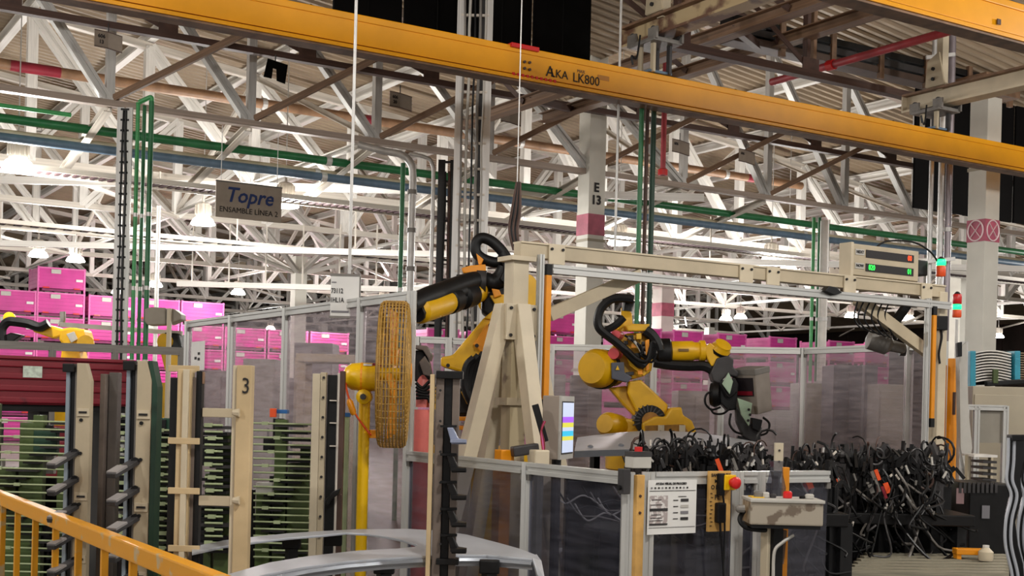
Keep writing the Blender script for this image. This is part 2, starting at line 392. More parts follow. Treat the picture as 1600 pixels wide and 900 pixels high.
# columns -------------------------------------------------------------
COLG = mat('column_olive_paint', '#9d9480', .55, vary=.06, scale=1.5)  # olive grey paint of the joint bands
COLW = mat('column_white_paint', '#cfccc2', .5, vary=.06, scale=1.5)
def column(X, Y, w, name_lab, z1=6.2, band=None, mw=COLW, letters=None, cross=False, ringz=()):
    t = thing('building_column', (X, Y, 0), name_lab, 'column')
    MB().box((X, Y, z1/2), w, w, z1).build('shaft', mw, t, bevel=.012)
    MB().box((X, Y, .02), w+.25, w+.25, .04).build('base_plate', GREY, t)
    for z in ringz: MB().box((X, Y, z), w+.03, w+.03, .05).build('joint_band', COLG, t)
    if band: MB().box((X, Y, (band[0]+band[1])/2), w+.012, w+.012, band[1]-band[0]).build('painted_band', mat('faded_red_band', '#b0566c', .55, vary=.15, scale=4), t)
    if letters:
        for s, z in letters: text('lettering', s, .24, (X-.02, Y-w/2-.012, z), PX, UP, INK, t, ext=.003, bold=.008)
    if cross:
        z = (band[0]+band[1])/2; r = (band[1]-band[0])*.46
        for fx, ud in (((0, -1, 0), PX), ((1, 0, 0), PY), ((-1, 0, 0), PY)):
            n = V(fx); c = V((X, Y, z))+n*(w/2+.014); mk = MB()
            mk.tube([c+ud*r*math.cos(a)*.88+UP*r*math.sin(a) for a in [i*math.pi/12 for i in range(25)]], .012, 6, False)
            for s in (-1, 1): mk.bar(c-(ud*.6*s+UP*.7)*r, c+(ud*.6*s+UP*.7)*r, .008, .024, up=n) if True else None
            mk.build('crossed_circle_mark', mat('pale_pink_mark_paint', '#e6cfd2', .5, vary=.05), t)
    return t
CX, CYY = 14.2, 20.2
column(CX, CYY, .38, 'tall white column lettered E 13 with faded red band', z1=9.0, band=(4.98, 5.38), letters=(('E', 5.88), ('13', 5.64)), ringz=(4.88, 2.4))
cr = onY(1530, 600, 13.0)
RC = column(cr.x, 13.0, .33, 'stout column with crossed circle marks on a red band', z1=6.6, band=(4.38, 4.72), cross=True, ringz=(5.5,))
MB().box((cr.x, 13.0, 6.75), .8, .62, .3).build('head_plate', BROWN2, RC, bevel=.01)
c3 = onY(1034, 560, 38); column(c3.x, 38, .58, 'slender white column with red band behind the right robot', z1=7.5, band=(5.15, 5.65), ringz=())
c4 = onY(466, 480, 34.6); t = column(c4.x, 34.6, .36, 'white column with spreading struts below the line sign', z1=5.8)
for dx, dy in ((-3.2, 0), (3.2, 0), (0, 3), (0, -3), (-2, -2.4), (2.2, 2.2)):
    piece('strut', (c4.x, 34.6, 5.3), (c4.x+dx, 34.6+dy, 6.2), .12, .12, WHITE, t, 'channel')
for X, Y in ((14.2, 52), (30.2, 24.5), (30.2, 54), (-1.75, 36), (-1.75, 52), (46.1, 38), (46.1, 54), (30.2, 70), (14.2, 70)):
    tag(column(X, Y, .4, 'white column standing far back among the racks', z1=6.2), group='far columns')
# corbel on top of the right column
# black cladding high above the crane
SY = 15.0; a = onY(520, 20, SY); b = onY(928, 60, SY)
t = thing('black_screen', ((a.x+b.x)/2, SY, 6.42), 'black ribbed screen high above the yellow crane girder', 'screen')
x = a.x
while x < b.x-.1:
    zt = roofz(x+.47)+.2; MB().box((x+.24, SY+(.03 if int((x-a.x)/.5) % 2 else 0), (6.42+zt)/2), .47, .05, zt-6.42).build('rib_panel', WALLB, t); x += .5
a = onY(1430, 180, 17); b = onY(1640, 200, 17)
t = thing('black_screen', ((a.x+b.x)/2, 17, 5.4), 'black ribbed screen behind the head of the stout marked column', 'screen')
x = a.x
while x < b.x: MB().box((x+.24, 17+(.03 if int((x-a.x)/.5) % 2 else 0), 6.9), .47, .05, 2.4).build('rib_panel', WALLB, t); x += .5

# pipes along the near trusses ------------------------------------------
def pipe(name, Y, z, X0, X1, r, ma, lb, cat='pipe', bands=(), bandm=None):
    o = thing(name, (X0, Y, z), lb, cat)
    MB().cyl((X0, Y, z), (X1, Y, z), r, 12).build('pipe_run', ma, o, smooth=True)
    X = X0+1
    while X < X1:
        MB().lathe([(r*1.18, -.05), (r*1.18, .05)], (X, Y, z), PX, 12).build('coupling', GALV, o); X += 6.1
    for x0, x1 in bands: MB().cyl((x0, Y, z), (x1, Y, z), r*1.03, 12).build('red_band', bandm, o, smooth=True)
    return o
pipe('compressed_air_pipe', 21.3, 5.98, -4, 42, .075, GREEN, 'green painted pipe running along the truss')
pipe('compressed_air_pipe', 21.5, 5.72, -4, 42, .075, BLUEP, 'blue grey pipe below the green one')
pipe('compressed_air_pipe', 21.8, 5.85, -4, 42, .06, CREAM, 'slim beige pipe between the green and the blue grey pipe')
pipe('compressed_air_pipe', 20.75, 6.06, -4, 4.6, .035, GREENL, 'thin light green pipe tucked under the silver truss chord')
bx = [onY(x, 80, 24.6).x for x in (16, 95, 572, 582, 1172, 1182)]
pipe('water_pipe', 24.6, 7.62, -4, 24, .1, mat('tan_pipe_paint', '#8f6c50', .5, vary=.12), 'tan brown pipe with dark red bands among the trusses', bands=[(bx[0], bx[1]), (bx[2], bx[3]), (bx[4], bx[5])], bandm=mat('dark_red_band', '#8c1d30', .5, vary=.1))
MAROON = mat('dark_maroon_slat', '#3a262a', .6, vary=.1)  # rungs of the tray are dark maroon themselves
def cable_tray(name, p, q, w, step, lb, rail=GALV, rung=BROWN, depth=.09):
    t = thing(name, p, lb, 'cable tray'); p = V(p); q = V(q); d = (q-p).normalized(); L = (q-p).length; s = UP.cross(d).normalized()*w/2
    for sg in (-1, 1): piece('side_rail', p+s*sg, q+s*sg, .03, depth, rail, t, 'box')
    n = int(L/step)
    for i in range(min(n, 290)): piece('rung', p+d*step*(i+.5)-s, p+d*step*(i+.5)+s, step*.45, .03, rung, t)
    return t
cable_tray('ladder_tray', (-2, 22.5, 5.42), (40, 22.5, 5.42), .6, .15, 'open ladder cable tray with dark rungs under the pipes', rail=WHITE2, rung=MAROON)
cable_tray('ladder_tray', (0, 29, 5.3), (34, 29, 5.3), .6, .35, 'second ladder cable tray deeper in the hall', rail=WHITE2, rung=DGREY)
# ============================================================ crane
def girder(Y, z, X0, X1, lb):
    t = thing('crane_girder', (X0, Y, z), lb, 'crane girder'); L = X1-X0; xc = (X0+X1)/2
    MB().box((xc, Y, z+.185), L, .16, .25).build('web', CYELL, t, bevel=.006)
    MB().box((xc, Y, z+.33), L, .19, .07).build('top_flange', CYELL, t, bevel=.01)
    MB().box((xc, Y, z+.02), L, .24, .04).build('bottom_flange', CYELL, t, bevel=.006)
    MB().box((xc, Y, z+.05), L, .1, .03).build('flange_gap', mat('dark_red_gap', '#4a1410', .6, vary=.1), t)
    MB().box((xc, Y, z-.012), L, .2, .02).build('runner_strip', BROWN2, t)
    return t
GZ = 5.27; GY = 12.05
g = girder(GY, GZ, .5, 22, 'yellow crane girder lettered with its model number')
def gp(x, y): return onY(x, y, GY-.083)
for s_, x, y, sz, sx in (('A', 859.5, 112.5, .17, 1), ('LKA', 874, 116.5, .13, 1), ('LK800', 916, 125, .15, .95)):
    text('lettering', s_, sz, gp(x, y)+V((0, -.002, 0)), PX, UP, INK, g, ext=.002, sx=sx)
text('lettering', 'MAX', .05, gp(908, 112)+V((0, -.002, 0)), PX, UP, BROWN2, g, ext=.002)
MB().box(gp(943, 122), .16, .004, .055).build('faded_decal', mat('faded_orange_decal', '#b9781a', .5, vary=.1), g)
for x, y in ((819, 97), (827, 98), (819, 107), (827, 109)): MB().cyl(gp(x, y), gp(x, y)+V((0, -.02, 0)), .016, 8).build('bolt', BROWN, g)
MB().box(gp(813, 102), .012, .006, .2).build('joint_seam', BROWN, g)
a = onY(795, 74, GY); MB().box((a.x+.14, GY-.06, GZ+.36), .36, .14, .05).build('red_bumper_label', RED, g, bevel=.008)
for k in range(10):
    MB().box((a.x+.06*k, GY-.115, GZ+.045), .03, .02, .03).build('red_stop_tooth', RED, g)
g2 = girder(8.0, 5.3, 5.5, 16, 'second yellow crane girder running above the cream runway beam')
MB().box((10.2, 7.9, 5.43), .05, .01, .05).build('dark_mark', BROWN, g2)
# runway beams
def runway(X, z, Y0, Y1, ma, lb, hang):
    t = thing('crane_runway', (X, Y1, z), lb, 'runway beam')
    MB().box((X, (Y0+Y1)/2, z+.13), .05, Y1-Y0, .2).build('web', ma, t)
    MB().box((X, (Y0+Y1)/2, z+.245), .24, Y1-Y0, .03).build('top_flange', BROWN2, t)
    MB().box((X, (Y0+Y1)/2, z+.015), .24, Y1-Y0, .03).build('bottom_flange', ma, t)
    MB().box((X, Y1, z+.13), .22, .02, .22).build('end_plate', ma, t)
    for y in hang:
        MB().box((X, y, z+.62), .12, .1, .8).build('hanger_post', CREAM2, t)
        MB().prism([(X-.14, y-.16, z+.27), (X-.14, y+.16, z+.27), (X-.14, y+.13, z+.62), (X-.14, y-.06, z+.72)], (.03, 0, 0)).build('clamp_plate', CREAM, t)
        for dz in (.36, .5): MB().cyl((X-.15, y+.02, z+dz), (X-.18, y+.02, z+dz), .025, 8).build('bolt', INK, t)
        MB().box((X, y, z+.275), .3, .3, .03).build('clamp_foot', CREAM, t, bevel=.006)
    return t
runway(9.34, 6.06, 6.2, 12.6, mat('patchy_cream_brown_paint', '#b7a27c', .55, hex2='#6a4b3a', thr=.45, scale=1.6), 'patchy brown and cream runway beam carrying the lettered girder', (11.9, 8.6))
runway(14.26, 5.96, 7.0, 12.55, CREAM2, 'cream runway beam with bolted hanger clamps beside the stout column', (11.95, 10.1))
# end trucks that hang the girder from the runways
for X, z, lb in ((9.34, 6.06, 'grey end truck hanging the girder from the patchy runway'), (14.26, 5.96, 'grey end truck hanging the girder from the cream runway')):
    t = thing('end_truck', (X, GY, GZ+.38), lb, 'end truck')
    MB().box((X, GY, z-.06), .42, .5, .05).build('truck_plate', GREY, t, bevel=.01)
    for sx in (-1, 1):
        for sy in (-1, 1):
            MB().box((X+.12*sx, GY+.12*sy, (z-.08+GZ+.37)/2), .035, .06, z-.08-GZ-.37).build('hanger_strap', (DGREY if sx > 0 else CREAM), t)
            MB().cyl((X+.15*sx, GY+.2*sy, z+.03), (X+.2*sx, GY+.2*sy, z+.03), .06, 12).build('wheel', DGREY, t)
            MB().box((X+.19*sx, GY+.2*sy, z), .03, .16, .14).build('wheel_bracket', GREY, t)
    MB().box((X, GY, GZ+.385), .34, .24, .03).build('saddle_plate', BLUEP, t, bevel=.006)
    MB().tube(spline([(X-.3, GY-.1, z-.02), (X-.36, GY-.12, z-.3), (X-.44, GY-.13, GZ+.5), (X-.42, GY-.13, GZ+.4)]), .012, 6).build('power_cable', BLACK, t)
# dark busbar duct above the near girder and red sprinkler pipe
a = onY(1195, 32, 13.6); b = onY(1445, 95, 13.6)
t = thing('busbar_duct', (a.x, 13.6, 6.9), 'dark ribbed busbar duct above the brown truss', 'duct')
zz = 6.95
for dz, hh, ma in ((.16, .1, BLACKM), (.03, .1, DGREY), (-.1, .1, mat('brown_duct_side', '#4b3a31', .5, vary=.1))):
    MB().box(((a.x+b.x)/2+.4, 13.6, zz+dz), b.x-a.x+2.2, .3, hh).build('duct_rail', ma, t, bevel=.01)
for k in range(6): MB().box((a.x+.2+1.0*k, 13.45, zz+.02), .09, .06, .5).build('duct_bracket', BROWN2, t)
a = onX(1200, 130, 13.2)
pp = thing('sprinkler_pipe', (13.2, 9, a.z), 'red sprinkler pipe slanting behind the runway beams', 'pipe')
MB().cyl((13.2, 9.6, a.z), (13.2, 14.2, a.z), .055, 10).build('pipe_run', REDP, pp, smooth=True)
MB().lathe([(.075, -.06), (.075, .06)], (13.2, 13, a.z), PY, 10).build('coupling', RED, pp)
a = onY(1038, 175, 18.4); b = onY(1043, 275, 18.4)
pp = thing('sprinkler_drop', (a.x, 18.4, b.z), 'red vertical sprinkler drop beside the green hoses', 'pipe')
MB().cyl((a.x, 18.4, b.z), (a.x, 18.4, roofz(a.x)+.2), .05, 10).build('pipe_run', REDP, pp, smooth=True)
MB().lathe([(.09, 0), (.09, .1), (.06, .12)], (a.x, 18.4, b.z), UP, 10).build('flange', RED, pp)

# ============================================================ vertical trays, conduits, hoses
def vrun(x, y0, y1, d):
    p = W(x, y0, d); q = W(x, y1, d)
    return V(p), V((p.x, p.y, q.z if y1 < 445 else 0.))
def ladder(x, w, y0, y1, d, lb, cables, rail=GALV, step=.3, rung=WHITE2, cabm=(GREY, LGREY, BLACK)):
    p, q = vrun(x, y0, y1, d); t = thing('vertical_cable_ladder', q, lb, 'cable ladder')
    for s in (-1, 1): piece('side_rail', q+RGT*w/2*s, p+RGT*w/2*s, .1, .035, rail, t, 'channel', up=FWD)
    n = int((p.z-q.z)/step)
    for i in range(n+1): piece('rung', q-RGT*w/2+UP*(i*step+.1), q+RGT*w/2+UP*(i*step+.1), .04, .03, rung, t)
    for i in range(cables):
        o = (i+.8)/(cables+.6)-.5; z = q.z; pts = []
        while z < p.z: pts.append(q+RGT*(w*o+rng.uniform(-.012, .012))-FWD*.03+UP*(z-q.z)); z += .5
        MB().tube(pts, .013+.006*(i % 2), 6).build('cable', cabm[i % len(cabm)], t, smooth=True)
    return t
ladder(744, .36, -30, 470, 16.5, 'tall galvanised cable ladder behind the lettered crane girder', 5, step=.33)
p, q = vrun(757, -30, 470, 16.6); MB().bar(q, p, .09, .05, up=FWD).build('cable_duct', DGREY, label='dark vertical cable duct inside the galvanised ladder', cat='cable duct')
ladder(196, .13, 168, 620, 19.4, 'narrow black cable ladder with crowded black cables beside the green hoses', 2, rail=GALV, step=.16, rung=BLACKM, cabm=(BLACK, BLACKM))
ladder(700, .17, 250, 520, 18.3, 'black cable drop beside the galvanised ladder', 2, rail=BLACKM, step=.28, rung=BLACKM, cabm=(BLACK, BROWN))
def hose(x, y0, y1, d, r, ma, lb, name='air_drop_pipe', cat='pipe', clips=True):
    p, q = vrun(x, y0, y1, d); t = thing(name, q, lb, cat)
    MB().cyl(q, p, r, 10).build('pipe_run', ma, t, smooth=True)
    if clips:
        for k in range(1, int((p.z-q.z)/1.1)): MB().lathe([(r*1.15, -.03), (r*1.15, .03)], q+UP*1.1*k, UP, 10).build('pipe_clip', GALV, t)
    return t
hose(216, 160, 590, 19.2, .03, GREENL, 'light green drop pipe nearest the black cable ladder')
hose(226, 165, 590, 19.3, .028, GREEN, 'thin green drop pipe between two thicker ones')
hose(237, 158, 590, 19.1, .038, GREEN, 'thick green drop pipe with a hooked top')
t = MB().tube(spline([W(237, 158, 19.1), W(236, 152, 19.1), W(228, 155, 19.1), W(217, 160, 19.1)]), .035, 8).build('pipe_bend', GREENL, label='light green pipe bend joining two drop pipes', cat='pipe bend', smooth=True)
a = W(605, 240, 18); t = thing('bent_conduit', W(645, 470, 18), 'thick silver conduit bending down beside the line sign rail', 'conduit')
MB().tube(spline([W(560, 226, 18), W(600, 236, 18), W(625, 241, 18), W(640, 252, 18), W(645, 275, 18), W(643, 350, 18), W(640, 480, 18)], 8), .052, 12).build('conduit_run', GALV, t, smooth=True)
for y in (300, 360, 420): MB().lathe([(.07, -.03), (.07, .03)], W(644-(y-300)*.02, y, 18), UP, 10).build('conduit_clamp', GREY, t)
t = thing('bent_conduit', W(678, 470, 18.2), 'slim silver conduit bending down next to the thick one', 'conduit')
MB().tube(spline([W(640, 240, 18.2), W(665, 246, 18.2), W(675, 256, 18.2), W(677, 290, 18.2), W(672, 480, 18.2)], 8), .028, 10).build('conduit_run', GALV, t, smooth=True)
hose(630, 255, 490, 18.3, .035, GREEN, 'green drop pipe hugging the thick silver conduit')
hose(1003, 168, 520, 15.2, .03, GREEN, 'bright green hose drop of three above the welding robot')
hose(1012, 168, 520, 15.3, .024, BROWN, 'brown hose drop between two green ones above the welding robot')
hose(1022, 168, 520, 15.4, .034, OLIVED, 'dark green hose drop of three above the welding robot')
hose(1272, 340, 560, 22, .03, GREENL, 'light green drop pipe beside the white post above the rear guard')
hose(1281, 340, 560, 22.1, .03, GREEN, 'green drop pipe touching the white post above the rear guard')
hose(1289, 345, 560, 22, .075, WHITE, 'white post carrying drop pipes above the rear guard', name='service_post', cat='post')
hose(1461, 50, 520, 18.5, .034, GALV, 'slim galvanised conduit standing apart from the twin pair by the stout column', name='conduit', cat='conduit')
hose(1477, 45, 560, 18.6, .045, GALV, 'thick galvanised conduit of the twin pair beside the stout column', name='conduit', cat='conduit')
hose(1489, 45, 560, 18.6, .05, mat('mauve_grey_conduit', '#8f868b', .4, .4, vary=.05), 'mauve grey conduit of the twin pair beside the stout column', name='conduit', cat='conduit')
for y, lb in ((86, 'upper galvanised strut clamped across the conduits'), (405, 'lower galvanised strut clamped across the conduits')):
    MB().bar(W(1447, y+4, 18.4), W(1492, y-1, 18.4), .04, .05).build('conduit_strut', GALV, label=lb, cat='strut')
hose(557, -10, 432, 8.9, .011, GALV, 'long thin hanging rod that carries the white part number sign', name='hanging_rod', cat='rod', clips=False)
hose(971, -10, 395, 15.0, .016, GALV, 'long thin hanging rod beside the end truck', name='hanging_rod', cat='rod', clips=False)
hose(248, 322, 500, 24, .04, GALV, 'galvanised post dropping behind the green drop pipes', name='hanging_rod', cat='rod', clips=False)
# ============================================================ signs
def board(cx, cy, d, wd, ht, lb, name, ma, dirx=PX, th=.02, cat='sign'):
    c = W(cx, cy, d); t = thing(name, c-UP*ht/2, lb, cat); n = V(dirx).cross(UP).normalized()
    MB().obox(c, V(dirx)*wd/2, UP*ht/2, n*th/2).build('board', ma, t, bevel=.003)
    return t, c, n*(th/2+.003)
t, c, n = board(389, 316, dep(onY(389, 316, 20.2)), 1.13, .58, 'beige hanging sign reading Topre Ensamble Linea 2', 'line_sign', SIGNB)
text('company_lettering', 'Topre', .34, c+n+UP*.08, PX, UP, NAVY, t, ext=.003, shear=.25, bold=.006, sx=.95)
text('line_lettering', 'ENSAMBLE LÍNEA 2', .125, c+n-UP*.16, PX, UP, INK, t, ext=.003, sx=.95)
for s in (-.48, .48): MB().cyl(c+PX*s+UP*.29, c+PX*s+UP*1.2, .006, 6).build('hanging_wire', GALV, t)
MB().obox(c+UP*.295, PX*.57, UP*.012, n.normalized()*.015).build('sign_rail', GREY, t)
t, c, n = board(1316, 417, dep(onY(1316, 417, 26.2)), 1.0, .58, 'beige hanging sign half hidden by the counter display', 'line_sign', SIGNB)
text('company_lettering', 'Topre', .34, c+n+UP*.02, PX, UP, INK, t, ext=.003, shear=.25, bold=.006, sx=.95)
for s in (-.48, .48): MB().cyl(c+PX*s+UP*.29, c+PX*s+UP*1.2, .008, 6).build('hanging_wire', GALV, t)
t, c, n = board(539, 463, 8.88, .2, .28, 'white card with part number 73112 in a grey frame on the rod', 'part_number_sign', PAPER, dirx=RGT, th=.012)
k = .635
MB().obox(c+UP*.232*k, RGT*.165*k, UP*.014*k, FWD*.008).build('frame_top', GREY, t); MB().obox(c-UP*.228*k, RGT*.165*k, UP*.012*k, FWD*.008).build('frame_bottom', GREY, t)
MB().obox(c+RGT*.163*k, RGT*.008*k, UP*.22*k, FWD*.007).build('frame_side', GREY, t)
text('number_lettering', '73112', .075*k, c-FWD*.008-RGT*.085*k+UP*.055*k, RGT, UP, INK, t, ext=.0006, sx=.7, bold=.001)
text('number_lettering', '1HL1A', .075*k, c-FWD*.008-RGT*.085*k-UP*.045*k, RGT, UP, INK, t, ext=.0006, sx=.7, bold=.001)
for dx, dz, w_, h_ in ((-.05, -.17, .19, .022), (-.12, .15, .05, .012), (.055, -.115, .06, .012)): quad(c-FWD*.008+RGT*dx*k+UP*dz*k, RGT, UP, w_*k, h_*k, .002).build('printed_strip', GREYINK, t)
TAG = mat('taupe_tag_board', '#8a7d70', .55, vary=.08)
def truss_tag(x, y, d, lb, a='606', b='13', s=1.):
    c = onY(x, y, 19.47); t = thing('location_tag', c-UP*.17*s, lb, 'sign')
    for sg, dirv in ((-1, (PX+V((0, .15, 0))).normalized()), (1, (PX-V((0, .3, .25))).normalized())):
        cc = c+dirv*.105*sg*s*1.0; n = dirv.cross(UP).normalized()
        MB().obox(cc, dirv*.105*s, UP*.12*s, n*.006).build('tag_panel', TAG, t)
        for e in (-1, 1): MB().obox(cc+UP*.12*e*s, dirv*.105*s, UP*.006, n*.01).build('tag_edge', BROWN, t)
        if sg < 0:
            text('tag_number', a, .075*s, cc+n*.01+UP*.04*s, dirv, UP, INK, t, ext=.001, bold=.003); text('tag_number', b, .075*s, cc+n*.01-UP*.045*s, dirv, UP, INK, t, ext=.001, bold=.003)
    MB().cyl(c+UP*.12*s, c+UP*.26*s, .008, 6).build('hook_wire', DGREY, t)
    return t
truss_tag(169, 63, 19.0, 'folded tag numbered 606 13 hanging from the brown chord')
truss_tag(625, 157, 20.6, 'folded tag hanging between the silver and the brown truss', '606', '20')
truss_tag(797, 181, 21.4, 'folded tag hanging beside the galvanised cable ladder', '606', '')
truss_tag(1062, 229, 23.6, 'folded tag hanging beside the red sprinkler drop', '606', '')
truss_tag(1165, 244, 25, 'folded tag hanging above the green pipe behind the crane girder', '606', '')
c = onY(430, 110, 19.45); t = thing('black_marker_plate', c-UP*.17, 'black notched plate hanging from the brown chord', 'plate')
MB().prism([c+PX*a+UP*b for a, b in ((-.19, -.13), (-.06, -.14), (-.04, .03), (.02, .02), (.03, -.16), (.17, -.19), (.21, .12), (-.13, .17))], (0, .02, 0)).build('plate', WALLB, t)
MB().cyl(c+UP*.14, c+UP*.25, .01, 6).build('hook_wire', DGREY, t)
# ============================================================ guard fences
FX = 3.71; FYC = 4.91
def fence(pts, z1, lb, pane, name='guard_fence', pw=.06, z0=0., rails=(), gap=.035, first=True, last=True):
    t = thing(name, xy(pts[0], 0), lb, 'safety fence'); n = len(pts)
    for i, p in enumerate(pts):
        if (i == 0 and not first) or (i == n-1 and not last): continue
        piece('post', xy(p, 0), xy(p, z1), pw, pw, ALU, t, 'slot', up=FWD)
        MB().box(xy(p, .01), .14, .14, .02).build('foot_plate', GREY, t)
    for i in range(n-1):
        p, q = V(pts[i]), V(pts[i+1]); d = xy(q-p, 0).normalized(); a = xy(p, 0)+d*pw/2; b = xy(q, 0)-d*pw/2
        for z in (z1-pw/2, .12)+tuple(rails): piece('rail', a+UP*z, b+UP*z, pw*.8, pw, ALU, t, 'slot')
        zs = sorted((.12+pw/2,)+tuple(rails)+(z1-pw,)); s = UP.cross(d)
        for k in range(len(zs)-1):
            lo, hi = zs[k]+(pw/2 if k else 0), zs[k+1]-(pw/2 if k < len(zs)-2 else 0)
            MB().obox((a+b)/2+UP*(lo+hi)/2, (b-a)/2, s*.003, UP*(hi-lo)/2).build('pane', pane, t)
        for e in (a, b): MB().box(e+UP*(z1-pw-.02), .03, .03, .03).build('corner_bracket', GREY, t)
    return t
fa = [onX(x, 600, FX) for x in (640, 562, 445, 360, 292)]
fence(fa, 2.4, 'tall aluminium guard fence with hazy clear panes behind the fan', PLEX)
fb = [onX(640, 600, FX), onX(827, 600, FX), V((FX, FYC, 0))]
fence(fb, 1.39, 'low aluminium guard fence with smoky panes before the gantry legs', PLEXD, first=False)
fc = [V((FX+.12, FYC, 0)), onY(1153, 700, FYC), onY(1187, 700, FYC), onY(1300, 700, FYC)]
fence(fc, 1.39, 'low smoky guard gate carrying the white process sheet', PLEXD, last=False)
fr = [W(x, 700, d) for x, d in ((646, 13.6), (697, 13.7), (858, 14.6), (1018, 14.4), (1124, 14.2), (1252, 14.0), (1417, 12.6), (1470, 12.1))]
fence(fr, 2.4, 'rear aluminium guard fence with clear panes behind the robots', PLEX, pw=.07)
# left far barrier rail
a = W(-40, 537, 14.2); b = W(287, 551, 15.0); b.z = a.z
t = thing('barrier_frame', xy(a, 0), 'grey barrier frame crossing before the pink bins', 'barrier')
piece('top_rail', a, b, .07, .09, GREY, t)
for k in (.02, .36, .66, .99): c = a.lerp(b, k); piece('post', xy(c, 0), c, .07, .07, GREY, t)

# gate furniture: paper sheet, plank, emergency stop
c = onY(1050, 792, FYC-.045); t = thing('process_sheet', c-UP*.14, 'white laminated process sheet titled Ayuda Visual de Proceso', 'sheet')
quad(c, PX, UP, .30, .262).build('paper', PAPER, t); n = V((0, -.004, 0))
text('title_lettering', 'AYUDA VISUAL DE PROCESO', .0145, c+n+UP*.113-PX*.01, PX, UP, INK, t, ext=.0006, bold=.0006)
for k in range(11): quad(c+n+UP*.093+PX*(-.13+.022*k), PX, UP, .01, .008, .001).build('pictogram', INK if k % 3 else GREYINK, t)
quad(c+n+UP*.079, PX, UP, .285, .002, .001).build('ruled_line', INK, t); quad(c+n-UP*.098, PX, UP, .285, .0015, .001).build('ruled_line', INK, t)
PHOTO = mat('printed_photo_tone', '#a59a98', .7, hex2='#d6d2cf', thr=.45, scale=40)
quad(c+n-PX*.085-UP*.014, PX, UP, .11, .14, .001).build('printed_photo', PHOTO, t)
quad(c+n*1.3-PX*.085-UP*.012, PX, UP, .11, .014, .001).build('printed_band', DGREY, t); quad(c+n*1.3-PX*.085-UP*.082, PX, UP, .11, .008, .001).build('printed_band', DGREY, t)
for k, z in enumerate((.036, .012, -.012, -.036, -.052, -.064)): quad(c+n*1.4-PX*.1+UP*z, PX, UP, .06+.01*(k % 3), .003, .001).build('printed_line', INK, t)
for k, z in enumerate((.032, .002, -.028, -.058)):
    quad(c+n+PX*.075+UP*z, PX, UP, .048, .014, .001).build('printed_box', (DGREY, LGREY, GREYINK, DGREY)[k], t); quad(c+n+PX*.02+UP*z, PX, UP, .03, .004, .001).build('printed_line', INK, t)
quad(c+n+PX*.06+UP*.05, PX, UP, .05, .003, .001).build('printed_line', INK, t)
c = onY(997, 820, FYC-.05); c.z = .68
t = thing('wooden_post', (c.x, c.y, 0), 'yellow pine plank standing at the low fence corner', 'plank')
MB().box((c.x, c.y, .69), .046, .03, 1.38).build('plank', WOOD, t, bevel=.003)
for z in (1.28, 1.2): MB().lathe([(.008, 0), (.006, .006)], (c.x-.003, c.y-.015, z), V((0, -1, 0)), 8).build('knot', BROWN, t)
c = onY(1123, 783, FYC-.05); t = thing('wooden_board', c-UP*.15, 'scribbled pine board hung on the gate rail', 'board')
MB().box(c, .14, .018, .3).build('board', WOOD, t, bevel=.002)
n = V((0, -.012, 0))
for s_, dx, dz, sz in (('SAN', -.04, .13, .022), ('TURY', .035, .13, .022), ('O', -.05, .07, .03), ('M', -.03, .1, .025), ('PE', -.02, .02, .035), ('L', -.025, .07, .03)):
    text('handwriting', s_, sz, c+n+PX*dx+UP*dz, PX, UP, INK, t, ext=.0005, bold=.0006)
for k in range(9): MB().box(c+n+PX*(-.058+.004*math.sin(k*2))+UP*(.04-.02*k), .012, .002, .003).build('pen_stroke', INK, t)
c2 = c+PX*.03+UP*.095+V((0, -.03, 0)); t = thing('emergency_stop', c2-UP*.04, 'yellow emergency stop box with red mushroom button on the board', 'stop button')
MB().box(c2, .075, .04, .075).build('box', FANY, t, bevel=.004); MB().box(c2-PX*.045-UP*.01, .03, .03, .11).build('black_bracket', BLACK, t, bevel=.004)
MB().lathe([(.022, 0), (.022, .02), (.03, .022), (.03, .034), (.02, .042)], c2+V((.01, -.02, 0)), V((0, -1, 0)), 16).build('mushroom_button', RED, t, smooth=True)
MB().tube(spline([c2-PX*.03-UP*.06, c2-PX*.02-UP*.12, c2-PX*.012-UP*.25, c2-PX*.015-UP*.42]), .005, 6).build('cable', BLACK, t)
c2 = c+PX*-.012-UP*.055+V((0, -.028, 0)); t = thing('black_handset', c2-UP*.05, 'black handset hanging on the pine board', 'handset')
MB().box(c2, .05, .036, .1).build('body', BLACK, t, bevel=.008)
MB().tube(spline([c2-UP*.05, c2-UP*.1+PX*.005, c2-UP*.2+PX*.02, c2-UP*.34+PX*.035]), .006, 6).build('cable', BLACK, t)
c = onX(975, 752, FX-.05); t = thing('gate_lock', c-UP*.05, 'small dark gate lock on the low fence corner post', 'lock')
MB().box(c, .04, .05, .12).build('lock_body', DGREY, t, bevel=.004); MB().cyl(c-UP*.03-PX*.02, c-UP*.03-PX*.035, .012, 8).build('key_barrel', BLACK, t)
c = onY(997, 726, FYC+.05); t = thing('pendant_box', c-UP*.05, 'small grey box with red button standing on the fence corner', 'control box')
c.z = 1.4+.045; MB().box(c, .11, .07, .075).build('box', LGREY, t, bevel=.004); MB().box(c+UP*.03, .112, .072, .025).build('blue_lid', DGREY, t); MB().cyl(c+UP*.04, c+UP*.065, .02, 10).build('button', RED, t)
c = onX(309, 556, FX-.03); t = thing('notice_paper', c-UP*.1, 'white notice paper taped to the first clear fence pane', 'paper')
MB().obox(c, PY*.19, UP*.13, PX*.002).build('paper', PAPER, t)
for dy, dz in ((-.04, .02), (.05, -.02), (-.04, -.03)): MB().obox(c-PX*.004+PY*dy+UP*dz, PY*.03, UP*.012, PX*.001).build('printed_block', INK, t)

